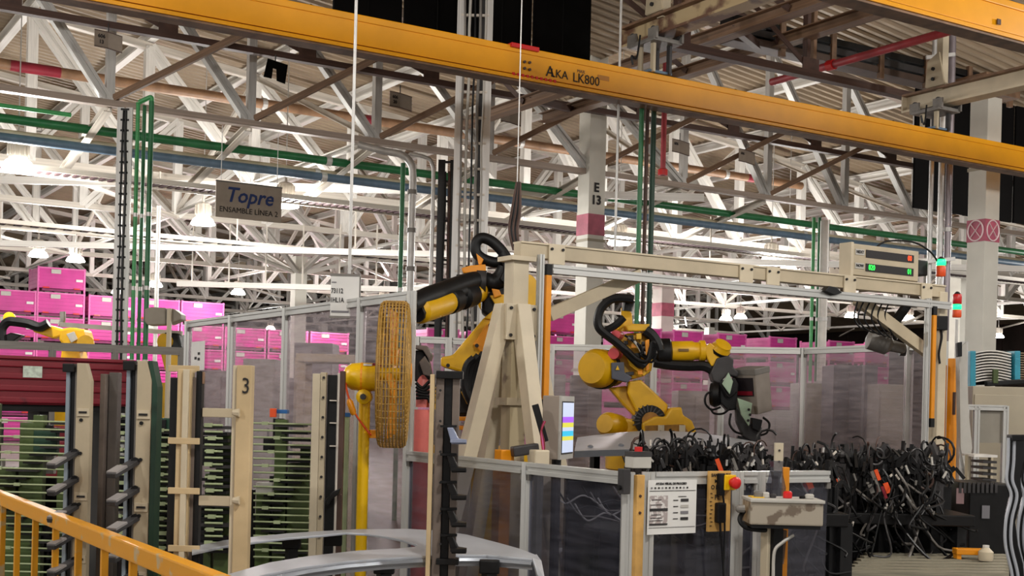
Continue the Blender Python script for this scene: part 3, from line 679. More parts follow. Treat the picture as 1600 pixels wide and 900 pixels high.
# ============================================================ gantry
GA = W(808, 395, 8.6); gy = GA.y; gz = 2.74
ge = onY(1470, 461, gy)
t = thing('gantry', (GA.x, gy, 0), 'cream steel gantry with braced beam over the robot cell', 'gantry')
MB().box(((GA.x+ge.x)/2, gy, gz), ge.x-GA.x, .09, .095).build('beam', CREAM, t, bevel=.004)
MB().box(((GA.x+ge.x)/2, gy, gz+.05), ge.x-GA.x, .11, .012).build('beam_flange', CREAM2, t)
for x in (862, 1158, 1200, 1320, 1440):
    c = onY(x, 430, gy); MB().box((c.x, gy-.055, gz-.015), .13, .012, .13).build('splice_plate', CREAM2, t)
    for sx in (-.045, .045): MB().cyl((c.x+sx, gy-.06, gz+.02), (c.x+sx, gy-.072, gz+.02), .01, 8).build('bolt', INK, t)
MB().box((GA.x, gy, (2.65+2.33)/2), .12, .12, .36).build('upper_column', CREAM2, t, bevel=.004)
MB().box((GA.x, gy, 2.675), .19, .19, .03).build('cap_plate', CREAM2, t)
MB().box((GA.x, gy, 1.16), .12, .12, 2.3).build('lower_column', CREAMW, t, bevel=.004)
MB().box((GA.x, gy, 2.25), .24, .17, .24).build('leg_collar', CREAM2, t, bevel=.003)
for sx in (-.09, 0, .09):
    for z in (2.34, 2.16): MB().cyl((GA.x+sx, gy-.085, z), (GA.x+sx, gy-.098, z), .011, 8).build('bolt', INK, t)
MB().box((GA.x, gy, 1.72), .2, .16, .05).build('collar_band', CREAM, t)
MB().box((GA.x, gy, .015), .5, .5, .03).build('base_plate', CREAM, t)
for dx, dy in ((-1, 0), (1, 0), (0, -1), (0, 1)):
    p = V((GA.x+.09*dx, gy+.06*dy, 2.36)); q = p+V((dx, dy, 0))*.26*2.33; q.z = .02
    MB().bar(q, p, .1, .1, up=V((dx, dy, 0))).build('splayed_leg', CREAM2, t, bevel=.004)
p = onY(858, 492, gy); q = onY(1000, 430, gy); MB().bar(p, q, .05, .09).build('knee_brace', CREAM, t, bevel=.003)
p2 = onY(1338, 466, gy); q2 = onY(1456, 555, gy); MB().bar(p2, q2, .05, .1).build('knee_brace', CREAM, t, bevel=.003)
MB().box((ge.x-.02, gy, gz/2), .1, .1, gz).build('end_post', CREAM2, t, bevel=.004)
pr = onY(862, 412, gy-.09); piece('sensor_rail', (pr.x, gy-.09, gz-.12), (ge.x, gy-.09, gz-.12), .05, .06, ALU, t, 'slot')
# light curtains
for x, yt, yb, lb in ((852, 412, 642, 'yellow light curtain strip beside the splayed gantry legs'), (1456, 478, 668, 'yellow light curtain strip at the far gantry post')):
    c = onY(x, 560, gy-.1); zt = onY(x, yt, gy-.1).z; zb = onY(x, yb, gy-.1).z
    t = thing('light_curtain', (c.x, gy-.1, zb), lb, 'light curtain')
    MB().box((c.x, gy-.1, (zt+zb)/2), .042, .05, zt-zb-.14).build('yellow_housing', OYELL, t, bevel=.004)
    for z in (zt-.04, zb+.04): MB().box((c.x, gy-.1, z), .046, .054, .075).build('end_cap', BLACK, t, bevel=.004)
    piece('mount_profile', (c.x-.05, gy-.09, 0), (c.x-.05, gy-.09, zt+.06), .035, .045, ALU, t, 'slot')
c = onY(1462, 530, gy-.16)
# counter display
dx = onY(1378, 418, gy); c = V((dx.x, gy+.02, gz+.19)); t = thing('counter_display', c-UP*.14, 'beige counter display with red and green digits on the gantry beam', 'display')
wd = onY(1430, 418, gy).x-onY(1326, 418, gy).x
MB().box(c, wd, .12, .25).build('housing', CREAM, t, bevel=.006)
n = V((0, -.062, 0)); MB().box(c-PX*wd/2, .03, .13, .27).build('side_cap', CREAM2, t, bevel=.004)
for z, dg, cm in ((.055, '00', LEDR), (-.055, '01', LEDG)):
    MB().box(c+n+PX*.06*wd+UP*z, wd*.72, .006, .062).build('dark_window', INK, t)
    text('digits', dg, .062, c+n*1.07+PX*wd*.355+UP*z, PX, UP, cm, t, ext=.001, sx=.8)
    MB().box(c+n-PX*wd*.39+UP*(z+.006), wd*.13, .006, .045).build('caption_plate', LGREY, t)
text('digits', '020', .062, c+n*1.07-PX*wd*.215-UP*.055, PX, UP, LEDG, t, ext=.001, sx=.8)
text('caption_lettering', 'NEXT', .032, c+n*1.08-PX*wd*.39+UP*.061, PX, UP, INK, t, ext=.001, bold=.001); text('caption_lettering', 'NOW', .032, c+n*1.08-PX*wd*.39-UP*.049, PX, UP, INK, t, ext=.001, bold=.001)
c = onY(1455, 420, gy); t = thing('black_speaker_horn', (c.x, gy+.1, gz+.06), 'black box on a stalk beside the counter display', 'speaker')
MB().box((c.x-.07, gy+.12, gz+.2), .2, .12, .13).build('horn_box', BLACK, t, bevel=.01); MB().cyl((c.x-.07, gy+.12, gz+.04), (c.x-.07, gy+.12, gz+.14), .03, 10).build('stand', BLACK, t)
t = MB().tube(spline([onY(1360, 398, gy+.05), onY(1382, 378, gy+.05), onY(1425, 378, gy+.05), onY(1452, 392, gy+.05), onY(1466, 410, gy+.05)]), .008, 6).build('arched_cable', BLACK, label='black cable arching from the counter display to the green beacon', cat='cable')
def beacon(x, y, d, lb, cols, pole_to):
    c = W(x, y, d); t = thing('stack_light', W(x, pole_to, d), lb, 'stack light'); z = 0
    b = W(x, pole_to, d) if pole_to < 700 else V((0, 0, 0)); MB().cyl(xy(c, b.z), c-UP*.02, .014, 8).build('pole', GALV, t)
    for nm, ma, h in cols: MB().lathe([(.036, 0), (.04, .006), (.04, h-.006), (.036, h)], c+UP*z, UP, 14).build(nm, ma, t, smooth=True); z += h+.004
    MB().lathe([(.03, 0), (.012, .02)], c+UP*z, UP, 12).build('cap', DGREY, t)
beacon(1470, 432, dep(ge)+.05, 'beacon with lit green top over an orange lens', (('orange_lens', ORANGE, .09), ('green_lens', LITG, .05)), 452)
beacon(1495, 496, 11.75, 'beacon with red lens over a lit green lens on a thin pole', (('orange_lens', ORANGE, .07), ('green_lens', LITG, .045), ('red_lens', RED, .09)), 720)
# hanging cable bunch and drop from the gantry top
cb = thing('hanging_cable_bunch', W(803, 392, 8.8), 'dark cable bunch hanging onto the gantry cap', 'cables')
for k in range(5):
    MB().tube(spline([W(803+2*k, 391, 8.8), W(796+3*k, 360, 8.8), W(800+3*k, 330, 8.85), W(808+k, 285, 8.9)]), .012, 6).build('cable', BLACK if k % 2 else BROWN, cb)
MB().cyl(W(808, 290, 8.9), W(808, 290, 8.9)+UP*2.4, .004, 6).build('support_wire', GALV, cb)
# round horn and cables below right brace
c = onY(1390, 545, gy+.3); t = thing('hose_reel_motor', c-UP*.06, 'grey rounded motor hung below the gantry brace', 'motor')
MB().lathe([(.03, -.12), (.085, -.1), (.09, .06), (.05, .1), (.045, .2), (.03, .22)], onY(1375, 535, gy+.25), (RGT+UP*-.25).normalized(), 16).build('motor_body', GREY, t, smooth=True)
MB().lathe([(.05, 0), (.05, .05), (.02, .06)], onY(1405, 547, gy+.25), (RGT).normalized(), 14).build('shaft_end', DGREY, t, smooth=True)
for k in range(6):
    x0 = 1340+10*k; MB().tube(spline([onY(x0, 470, gy-.05), onY(x0-6+rng.uniform(-4, 4), 498, gy-.02), onY(x0+10, 515+3*k, gy), onY(1380+4*k, 520, gy+.15)]), .007, 6).build('cable', BLACK, t)
MB().tube(spline([onY(1410, 505, gy), onY(1430, 498, gy), onY(1445, 490, gy)]), .012, 6).build('cable', WHITE2, t)
t = MB().prism([onY(x, y, gy+.1) for x, y in ((1393, 502), (1410, 478), (1424, 472), (1420, 482), (1408, 500), (1399, 508))], (0, .04, 0)).build('cable_strap', BLACK, label='broad black strap looped below the gantry beam', cat='strap')
c = onY(1290, 452, gy-.1); t = MB().prism([onY(x, y, gy-.12) for x, y in ((1284, 455), (1292, 447), (1303, 449), (1312, 458), (1300, 462))], (0, .06, 0)).build('cable_bundle', BLACK, label='black tape wrapped cable bundle under the counter display', cat='cables', bevel=.006)
# ============================================================ monitor
c = W(860, 668, 7.6); T = (RGT*.29+FWD*.957).normalized(); N = (RGT*.957-FWD*.29).normalized()
t = thing('operator_monitor', c-UP*.2, 'grey boxed monitor showing coloured stripes inside the cell', 'monitor')
cc = c+T*.16; MB().obox(cc, N*.052, T*.16, UP*.19).build('housing', mat('taupe_monitor_shell', '#94877b', .5, vary=.04), t, bevel=.006)
MB().obox(cc+N*.056, N*.006, T*.16, UP*.19).build('bezel', LGREY, t); MB().obox(cc+N*.063, N*.003, T*.135, UP*.158).build('screen_frame', INK, t)
SCRC = [('screen_pale', '#b9c4dd', .4), ('screen_violet', '#a05ae0', .4), ('screen_yellow', '#d3cf4a', .35), ('screen_cyan', '#36b4da', .4)]
SM = {n: mat(n, h, .4, emit=e) for n, h, e in SCRC}
zz = .15
for nm, h in (('screen_pale', .085), ('screen_violet', .035), ('screen_yellow', .028), ('screen_pale', .022), ('screen_cyan', .032), ('screen_yellow', .025), ('screen_pale', .073)):
    MB().obox(cc+N*.067+UP*(zz-h/2), N*.001, T*.13, UP*(h/2)).build('screen_stripe', SM[nm], t); zz -= h
MB().cyl(V((cc.x, cc.y, 0)), cc-UP*.19, .03, 10).build('pedestal', DGREY, t)
t = thing('swing_stand', W(848, 700, 7.5), 'black swing arm with pink cables beside the monitor', 'arm')
MB().bar(W(836, 632, 7.5), W(852, 690, 7.5), .06, .04).build('arm_plate', BLACK, t, bevel=.004)
for k in range(3): MB().tube(spline([W(852-k, 658, 7.45), W(846, 672, 7.45), W(846+2*k, 690, 7.45), W(850, 712, 7.45)]), .006, 6).build('cable', (REDP, PINKL, DRED)[k], t)
MB().box(W(842, 716, 7.45), .1, .08, .1).build('cream_clamp', CREAM2, t, bevel=.01)
MB().bar(W(800, 706, 7.45), W(840, 700, 7.5), .07, .06).build('cylinder_arm', DGREY, t, bevel=.01)
MB().box(W(788, 712, 7.5), .09, .08, .07).build('yellow_block', OYELL, t, bevel=.006)
MB().cyl(xy(W(842, 716, 7.45), 0), W(842, 720, 7.45), .03, 8).build('support_post', GREY, t)

# ============================================================ robots
def tubepx(pts, d, r, n=8): return MB().tube(spline([W(x, y, (q[0] if q else d)) for x, y, *q in pts], 6), r, n)
# ---- right robot
D = 12.6; t = thing('industrial_robot', W(1000, 700, D), 'yellow industrial robot holding a spot welding gun', 'robot')
t.location.z = 0
bz = xy(W(1010, 690, D), 0)
MB().lathe([(.45, 0), (.45, .08), (.32, .1), (.32, 1.05), (.4, 1.1), (.4, 1.3)], bz, UP, 24).build('pedestal', RYELL, t, smooth=True)
slab([(1000, 690), (1000, 660), (1020, 650), (1035, 651), (1044, 637), (1060, 636), (1062, 648), (1076, 657), (1082, 672), (1082, 690)], D-.05, .5).build('turret', RYELL, t, bevel=.02)
slab([(1008, 665), (1068, 663), (1075, 675), (1075, 690), (1008, 690)], D-.32, .06).build('turret_cover', mat('dark_ochre_plate', '#9a6c1c', .5, vary=.2, scale=10), t, bevel=.006)  # cover plate in a darker, browner ochre
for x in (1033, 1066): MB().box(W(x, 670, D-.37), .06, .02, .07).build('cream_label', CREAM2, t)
for k in range(6): MB().cyl(W(1012+10*k, 676+2*(k % 2), D-.36), W(1012+10*k, 676+2*(k % 2), D-.41), .022, 10).build('bolt_cap', BLACKM, t)
MB().lathe([(.03, -.3), (.1, -.28), (.12, -.1), (.12, .12), (.09, .18)], W(958, 665, D-.1), (RGT*-.5-FWD*.8+UP*.1), 18).build('base_motor', RYELL, t, smooth=True)
MB().bar(W(962, 668, D), W(1002, 672, D), .18, .2).build('motor_neck', RYELL, t, bevel=.03)
m_ = slab([(980, 596), (1000, 594), (1042, 633), (1037, 650), (1018, 662), (996, 650), (978, 614)], D, .26).build('lower_arm', RYELL, t, bevel=.02)
slab([(950, 606), (978, 603), (1000, 640), (992, 652), (972, 632)], D+.06, .2).build('arm_side_web', RYELL, m_, bevel=.02)
MB().lathe([(.09, -.2), (.15, -.2), (.15, .2), (.09, .2)], W(1013, 657, D), FWD, 28).build('shoulder_bellows', BLACK, t, smooth=True)
for k in range(13):
    a = math.pi*(k/12)*1.15-.15; c = W(1013, 657, D-.2); MB().obox(c+(RGT*math.cos(a)+UP*math.sin(a))*.118, (RGT*math.cos(a)+UP*math.sin(a))*.035, FWD*.014, (RGT*-math.sin(a)+UP*math.cos(a))*.006).build('bellows_rib', DGREY, t)
MB().lathe([(.085, -.24), (.085, .24)], W(1013, 657, D), FWD, 20).build('shoulder_hub', mat('brown_ochre_hub', '#a06f1e', .5, vary=.2, scale=10), t, smooth=True)
MB().lathe([(.04, -.36), (.1, -.3), (.17, -.22), (.19, .0), (.19, .12), (.15, .2)], W(940, 576, D-.06), (RGT*-.55-FWD*.83), 26).build('elbow_motor_cover', RYELL, t, smooth=True)
MB().lathe([(.198, -.02), (.198, .05)], W(942, 577, D-.03), (RGT*-.55-FWD*.83), 26).build('cover_seam', BLACK, t, smooth=True)
slab([(953, 545), (975, 522), (1012, 520), (1020, 545), (1016, 580), (1005, 588), (960, 600), (950, 590)], D+.05, .3).build('elbow_casting', RYELL, t, bevel=.03)
slab([(954, 567), (974, 566), (975, 582), (987, 590), (980, 598), (955, 592)], D-.22, .14).build('junction_box', mat('slate_grey_box', '#4a4d59', .5, vary=.05), t, bevel=.01)
MB().prism([W(962, 578, D-.31), W(968, 578, D-.31), W(965, 571, D-.31)], FWD*.004).build('warning_triangle', FANY, t)
for x, y, r in ((962, 553, .055), (965, 524, .045)): MB().lathe([(r*.4, -.16), (r, -.13), (r, .1)], W(x, y, D-.16), (RGT*-.3-FWD), 14).build('axis_motor', mat('salmon_red_motor', '#c64a4f', .45, vary=.08), t, smooth=True)
slab([(970, 481), (978, 480), (987, 490), (988, 506), (1012, 507), (1010, 518), (955, 518), (970, 507)], D-.05, .05).build('hose_bracket', RYELL, t, bevel=.006)
slab([(975, 509), (1014, 507), (1010, 518), (980, 518)], D-.12, .2).build('hose_shelf', RYELL, t, bevel=.01)
tubepx([(990, 468), (975, 466), (955, 468), (940, 481), (934, 498), (936, 512), (946, 522), (962, 534), (978, 548), (992, 562), (1008, 572)], D-.3, .042).build('dress_hose', BLACK, t, smooth=True)
tubepx([(985, 468), (981, 478), (980, 486)], D-.2, .05).build('dress_hose', BLACK, t, smooth=True)
tubepx([(975, 496), (962, 508), (948, 516), (942, 522)], D-.24, .035).build('dress_hose', BLACK, t, smooth=True)
tubepx([(1008, 516), (1018, 524), (1026, 536), (1030, 548)], D-.2, .055).build('dress_hose', BLACK, t, smooth=True)
for k in range(7): tubepx([(962+3*k, 535+2*k), (980+3*k, 556+k), (1000+2*k, 574-2*k), (1012+k, 566-5*k), (1024, 548-2*k)], D-.28-.012*k, .016).build('signal_cable', BLACKM if k % 2 else BLACK, t, smooth=True)
slab([(974, 545), (984, 572), (1006, 588), (1012, 580), (992, 570), (982, 545)], D-.2, .06).build('cable_guard', RYELL, t, bevel=.008)
slab([(1008, 532), (1014, 530), (1014, 578), (1009, 580)], D-.26, .05).build('cable_guard', OYELL, t, bevel=.006)
for k, (x, y, w_, h_) in enumerate(((985, 528, 9, 7), (998, 526, 8, 9), (1006, 540, 7, 12), (990, 541, 8, 6), (996, 556, 10, 8), (1012, 560, 6, 14), (984, 584, 12, 5), (1000, 582, 8, 7), (978, 536, 6, 6), (1004, 570, 7, 6))):
    slab([(x-w_/2, y-h_/2), (x+w_/2, y-h_/2-1), (x+w_/2, y+h_/2), (x-w_/2, y+h_/2)], D-.17-.015*(k % 4), .06).build('elbow_fitting', (BLACKM, RYELL, DGREY, OYELL)[k % 4], t, bevel=.006)
for k in range(6): tubepx([(976+5*k, 524+3*k), (990+3*k, 532+4*k), (1002, 540+3*k), (1018, 536+6*k), (1026, 552)], D-.24-.01*k, .012, 6).build('signal_cable', (BLACK, GREY, BLACK, LGREY, BLACKM, BLACK)[k], t, smooth=True)
ax = (W(1128, 548, D)-W(1046, 549, D)).normalized()
MB().lathe([(.11, -.14), (.135, -.12), (.135, 0), (.1, .02)], W(1046, 550, D), ax, 22).build('forearm_collar', BLACK, t, smooth=True)
MB().lathe([(.1, 0), (.1, .22), (.088, .24), (.088, .28), (.105, .29), (.105, .34), (.06, .36)], W(1047, 549, D), ax, 22).build('forearm_tube', RYELL, t, smooth=True)
slab([(1060, 545), (1076, 545), (1076, 549), (1060, 549)], D-.1, .03).build('forearm_slot', mat('brown_ochre_slot', '#7a5a1d', .5, vary=.1), t)
tubepx([(1022, 566), (1045, 570), (1075, 572), (1100, 572), (1116, 580)], D-.05, .05).build('dress_hose', BLACK, t, smooth=True)
slab([(1098, 544), (1108, 536), (1120, 545), (1136, 556), (1136, 561), (1110, 573), (1104, 562)], D-.02, .16).build('wrist_fork', RYELL, t, bevel=.012)
wax = (RGT*.35-FWD*.6+UP*.75).normalized()
MB().lathe([(.1, -.07), (.1, 0), (.085, .02), (.085, .05), (.04, .06)], W(1127, 544, D-.05), wax, 22).build('wrist_cap', RYELL, t, smooth=True); MB().lathe([(.104, -.04), (.104, -.01)], W(1127, 544, D-.05), wax, 22).build('wrist_seal', BLACK, t, smooth=True)
slab([(1118, 560), (1136, 556), (1144, 562), (1143, 574), (1152, 582), (1150, 590), (1134, 586), (1122, 600), (1112, 596), (1108, 582)], D-.03, .2).build('wrist_bracket', DGREY, t, bevel=.015)
# welding gun
gn = thing('spot_welding_gun', W(1170, 690, D), 'grey spot welding gun with mint plates at the robot wrist', 'welding gun')
gb = W(1175, 613, D); gxx = (RGT*.72+FWD*.69).normalized(); gyy = (FWD*.72-RGT*.69).normalized(); gzz = (UP*.985-gxx*.17).normalized(); gxx = gyy.cross(gzz).normalized()
MB().obox(gb, gxx*.12, gyy*.14, gzz*.2).build('transformer', mat('warm_grey_transformer', '#8f867d', .45, .2, vary=.08), gn, bevel=.008)
MB().obox(gb+gzz*.215, gxx*.125, gyy*.145, gzz*.03).build('transformer_lid', GREY, gn, bevel=.006)
MB().obox(gb-gxx*.124+gzz*.07, gxx*.006, gyy*.11, gzz*.09).build('nameplate', mat('black_nameplate', '#201a1e', .4, vary=.1), gn); MB().obox(gb-gxx*.132+gzz*.01, gxx*.002, gyy*.1, gzz*.02).build('red_mark', DRED, gn)
slab([(1152, 622), (1175, 630), (1170, 666), (1158, 648)], D-.24, .03).build('gun_plate', MINT, gn, bevel=.004)
slab([(1128, 600), (1138, 582), (1145, 596), (1140, 616)], D-.2, .03).build('gun_plate', MINT, gn, bevel=.004)
for x, y in ((1170, 640), (1172, 648), (1169, 657)): MB().cyl(W(x, y, D-.26), W(x, y, D-.28), .014, 8).build('bolt', INK, gn)
MB().lathe([(.03, -.05), (.11, -.04), (.13, .0), (.11, .05), (.03, .06)], W(1117, 616, D-.1), (RGT*.95-FWD*.3), 22).build('servo_motor', BLACKM, gn, smooth=True)
slab([(1122, 596), (1146, 590), (1152, 600), (1148, 640), (1136, 642), (1124, 630)], D-.06, .16).build('gun_body', BLACKM, gn, bevel=.012)
slab([(1148, 632), (1160, 650), (1172, 665), (1186, 668), (1188, 690), (1180, 694), (1160, 682), (1150, 660)], D-.05, .1).build('gun_yoke', DGREY, gn, bevel=.012)
slab([(1172, 652), (1190, 656), (1186, 676), (1174, 670)], D-.12, .12).build('gun_cylinder', BLACKM, gn, bevel=.01)
slab([(1152, 680), (1168, 684), (1176, 696), (1186, 690), (1194, 700), (1160, 704), (1150, 694)], D-.05, .07).build('electrode_arm', BLACKM, gn, bevel=.008)
for pts in ([(1118, 610), (1104, 616), (1102, 630), (1112, 640), (1126, 636)], [(1110, 638), (1116, 646), (1130, 646), (1140, 638)], [(1142, 646), (1140, 662), (1148, 674), (1160, 678)], [(1192, 652), (1202, 662), (1198, 676), (1188, 680)], [(1126, 600), (1138, 620), (1150, 612)]):
    tubepx(pts, D-.2, .012, 6).build('gun_hose', BLACK, gn, smooth=True)
MB().cyl(xy(W(1172, 700, D), 1.2), W(1172, 700, D), .02, 8).build('electrode', BLACKM, gn)

# ---- left robot
D = 10.4; t = thing('industrial_robot', xy(W(760, 690, D), 0), 'yellow industrial robot with looped black hoses behind the splayed legs', 'robot')
bz = xy(W(748, 690, D), 0)
MB().lathe([(.45, 0), (.45, .08), (.34, .1), (.34, 1.15), (.42, 1.2), (.42, 1.35)], bz, UP, 24).build('pedestal', RYELL, t, smooth=True)
for y in (654, 668): slab([(706, y-3), (770, y-3), (770, y+3), (706, y+3)], D-.3, .4).build('base_shelf', OYELL, t, bevel=.006)
slab([(712, 610), (740, 600), (772, 612), (776, 650), (712, 650)], D, .45).build('turret', BLACKM, t, bevel=.03)
slab([(720, 612), (735, 606), (742, 618), (730, 632)], D-.28, .05).build('turret_plate', RYELL, t, bevel=.008)
slab([(750, 596), (772, 590), (778, 600), (766, 610)], D-.28, .06).build('turret_plate', OYELL, t, bevel=.008)
m_ = slab([(790, 470), (800, 478), (797, 505), (777, 534), (727, 584), (690, 573), (690, 559), (708, 556), (755, 500)], D-.02, .3).build('lower_arm', RYELL, t, bevel=.02)
slab([(781, 497), (760, 508), (739, 538), (752, 551), (777, 534)], D-.19, .05).build('arm_cover', OYELL, m_, bevel=.008)
for x, y in ((766, 508), (745, 540), (700, 571)): MB().cyl(W(x, y, D-.2), W(x, y, D-.24), .016, 8).build('bolt', INK, m_)
slab([(758, 560), (776, 548), (782, 556), (768, 572)], D-.22, .06).build('arm_bracket', RYELL, t, bevel=.008)
MB().lathe([(.05, -.3), (.14, -.26), (.17, -.1), (.17, .16)], W(800, 462, D+.05), (RGT*.8-FWD*.6), 22).build('elbow_motor_cover', RYELL, t, smooth=True)
slab([(752, 470), (770, 455), (792, 450), (800, 465), (796, 500), (770, 502), (752, 490)], D+.02, .3).build('elbow_casting', BLACKM, t, bevel=.03)
slab([(765, 462), (790, 460), (788, 480), (772, 500), (756, 498), (776, 480)], D-.17, .05).build('casting_web', RYELL, t, bevel=.008)
slab([(768, 451), (780, 453), (784, 462), (772, 466)], D-.2, .05).build('casting_web', OYELL, t, bevel=.008)
fx0 = W(748, 456, D-.15); fx1 = W(656, 486, D-1.0); ax = (fx1-fx0).normalized(); L = (fx1-fx0).length
MB().lathe([(.05, -.05), (.085, 0), (.085, .12), (.06, .16)], fx0, ax, 20).build('forearm_root', RYELL, t, smooth=True)
MB().lathe([(.085, .12), (.1, .14), (.1, .3), (.07, .32), (.07, .4), (.1, .41), (.1, .52), (.08, .54)], fx0, ax, 20).build('forearm_collar', BLACK, t, smooth=True)
MB().lathe([(.085, .52), (.095, .56), (.095, L), (.06, L+.04)], fx0, ax, 20).build('forearm_tube', RYELL, t, smooth=True)
tubepx([(640, 477, D-1.1), (668, 464, D-.9), (700, 452, D-.6), (735, 440, D-.3), (752, 438, D-.15), (768, 442, D-.1), (782, 436, D-.1), (791, 420, D-.1)], D, .075, 10).build('dress_hose', BLACK, t, smooth=True)
tubepx([(650, 490, D-1.05), (690, 468, D-.7), (720, 455, D-.45)], D, .07, 10).build('hose_sleeve', BLACK, t, smooth=True)
tubepx([(791, 424), (793, 408), (784, 392), (768, 377), (753, 372), (744, 380), (744, 394), (754, 404), (772, 410), (784, 408)], D-.08, .045, 10).build('dress_hose', BLACK, t, smooth=True)
tubepx([(786, 440), (793, 425), (792, 410), (784, 396)], D-.16, .04, 10).build('dress_hose', BLACK, t, smooth=True)
MB().lathe([(.09, -.04), (.09, .04)], W(752, 440, D-.2), (W(768, 442, D)-W(735, 440, D)), 16).build('hose_clamp', DGREY, t, smooth=True)
slab([(721, 420), (735, 416), (759, 414), (760, 424), (748, 433), (738, 428), (724, 428)], D-.1, .12).build('hose_bracket', OYELL, t, bevel=.01)
slab([(744, 396), (756, 406), (752, 414), (748, 414)], D-.1, .06).build('hose_bracket', OYELL, t, bevel=.006)
slab([(713, 430), (736, 429), (736, 438), (716, 440)], D-.1, .12).build('valve_box', BLACKM, t, bevel=.006)
for k in range(3): tubepx([(757-8*k, 552+4*k), (744-7*k, 572), (736-5*k, 600), (737-2*k, 622), (746, 640)], D-.3-.02*k, .034).build('dress_hose', BLACK, t, smooth=True)
MB().box(W(758, 583, D-.25), .06, .05, .05).build('blue_connector', BLUEP, t, bevel=.004)
for k in range(5): tubepx([(750+5*k, 610), (762+3*k, 620+3*k), (755+5*k, 640), (748+4*k, 650)], D-.3, .018, 6).build('signal_cable', BLACK if k % 2 else BROWN, t, smooth=True)
# tool at the left robot's hand, half hidden behind the fence post
gn = thing('spot_welding_gun', W(660, 640, 9.5), 'dark spot welding gun with pink cylinder beside the tall fence post', 'welding gun')
slab([(649, 540), (668, 541), (676, 555), (673, 565), (662, 548), (649, 546)], 9.5, .2).build('gun_frame', TAUPE, gn, bevel=.01)
slab([(649, 548), (662, 548), (672, 566), (676, 590), (664, 600), (649, 596)], 9.55, .16).build('gun_body', BLACKM, gn, bevel=.012)
slab([(655, 566), (664, 556), (673, 572), (672, 588), (662, 586)], 9.42, .04).build('gun_plate', TAUPE, gn, bevel=.006)
MB().lathe([(.05, -.02), (.05, .18), (.03, .22)], W(660, 632, 9.5), UP, 14).build('pink_cylinder', mat('faded_coral_paint', '#e0756c', .5, vary=.08), gn, smooth=True)
MB().cyl(xy(W(660, 660, 9.5), 0), W(660, 640, 9.5), .06, 12).build('coral_post', mat('faded_coral_paint', '#e0756c'), gn, smooth=True)
slab([(672, 610), (682, 604), (684, 640), (674, 640)], 9.5, .1).build('yellow_block', RYELL, gn, bevel=.01)
for k in range(5): tubepx([(650, 598+6*k), (660+2*k, 606+4*k), (672, 596+8*k), (680, 604+6*k)], 9.4, .014, 6).build('gun_hose', BLACK, gn, smooth=True)
# ============================================================ yellow handrail
HX = 1.457; t = thing('handrail', (HX, 6, 0), 'worn yellow handrail with square balusters in front of the racks', 'handrail')
MB().box((HX, 6.3, 1.062), .06, 7.4, .075).build('top_rail', RAILY, t, bevel=.008)
MB().box((HX, 6.3, .12), .04, 7.4, .04).build('bottom_rail', RAILY, t, bevel=.004)
for x in (5, 28, 56, 88, 124, 165, 210, 262, 320):
    c = onX(x, 800, HX); MB().box((HX, c.y, .57), .03, .03, .93).build('baluster', RAILY, t, bevel=.003)
for y in (2.9, 9.7): MB().box((HX, y, .52), .06, .06, 1.03).build('end_post', RAILY, t, bevel=.004)

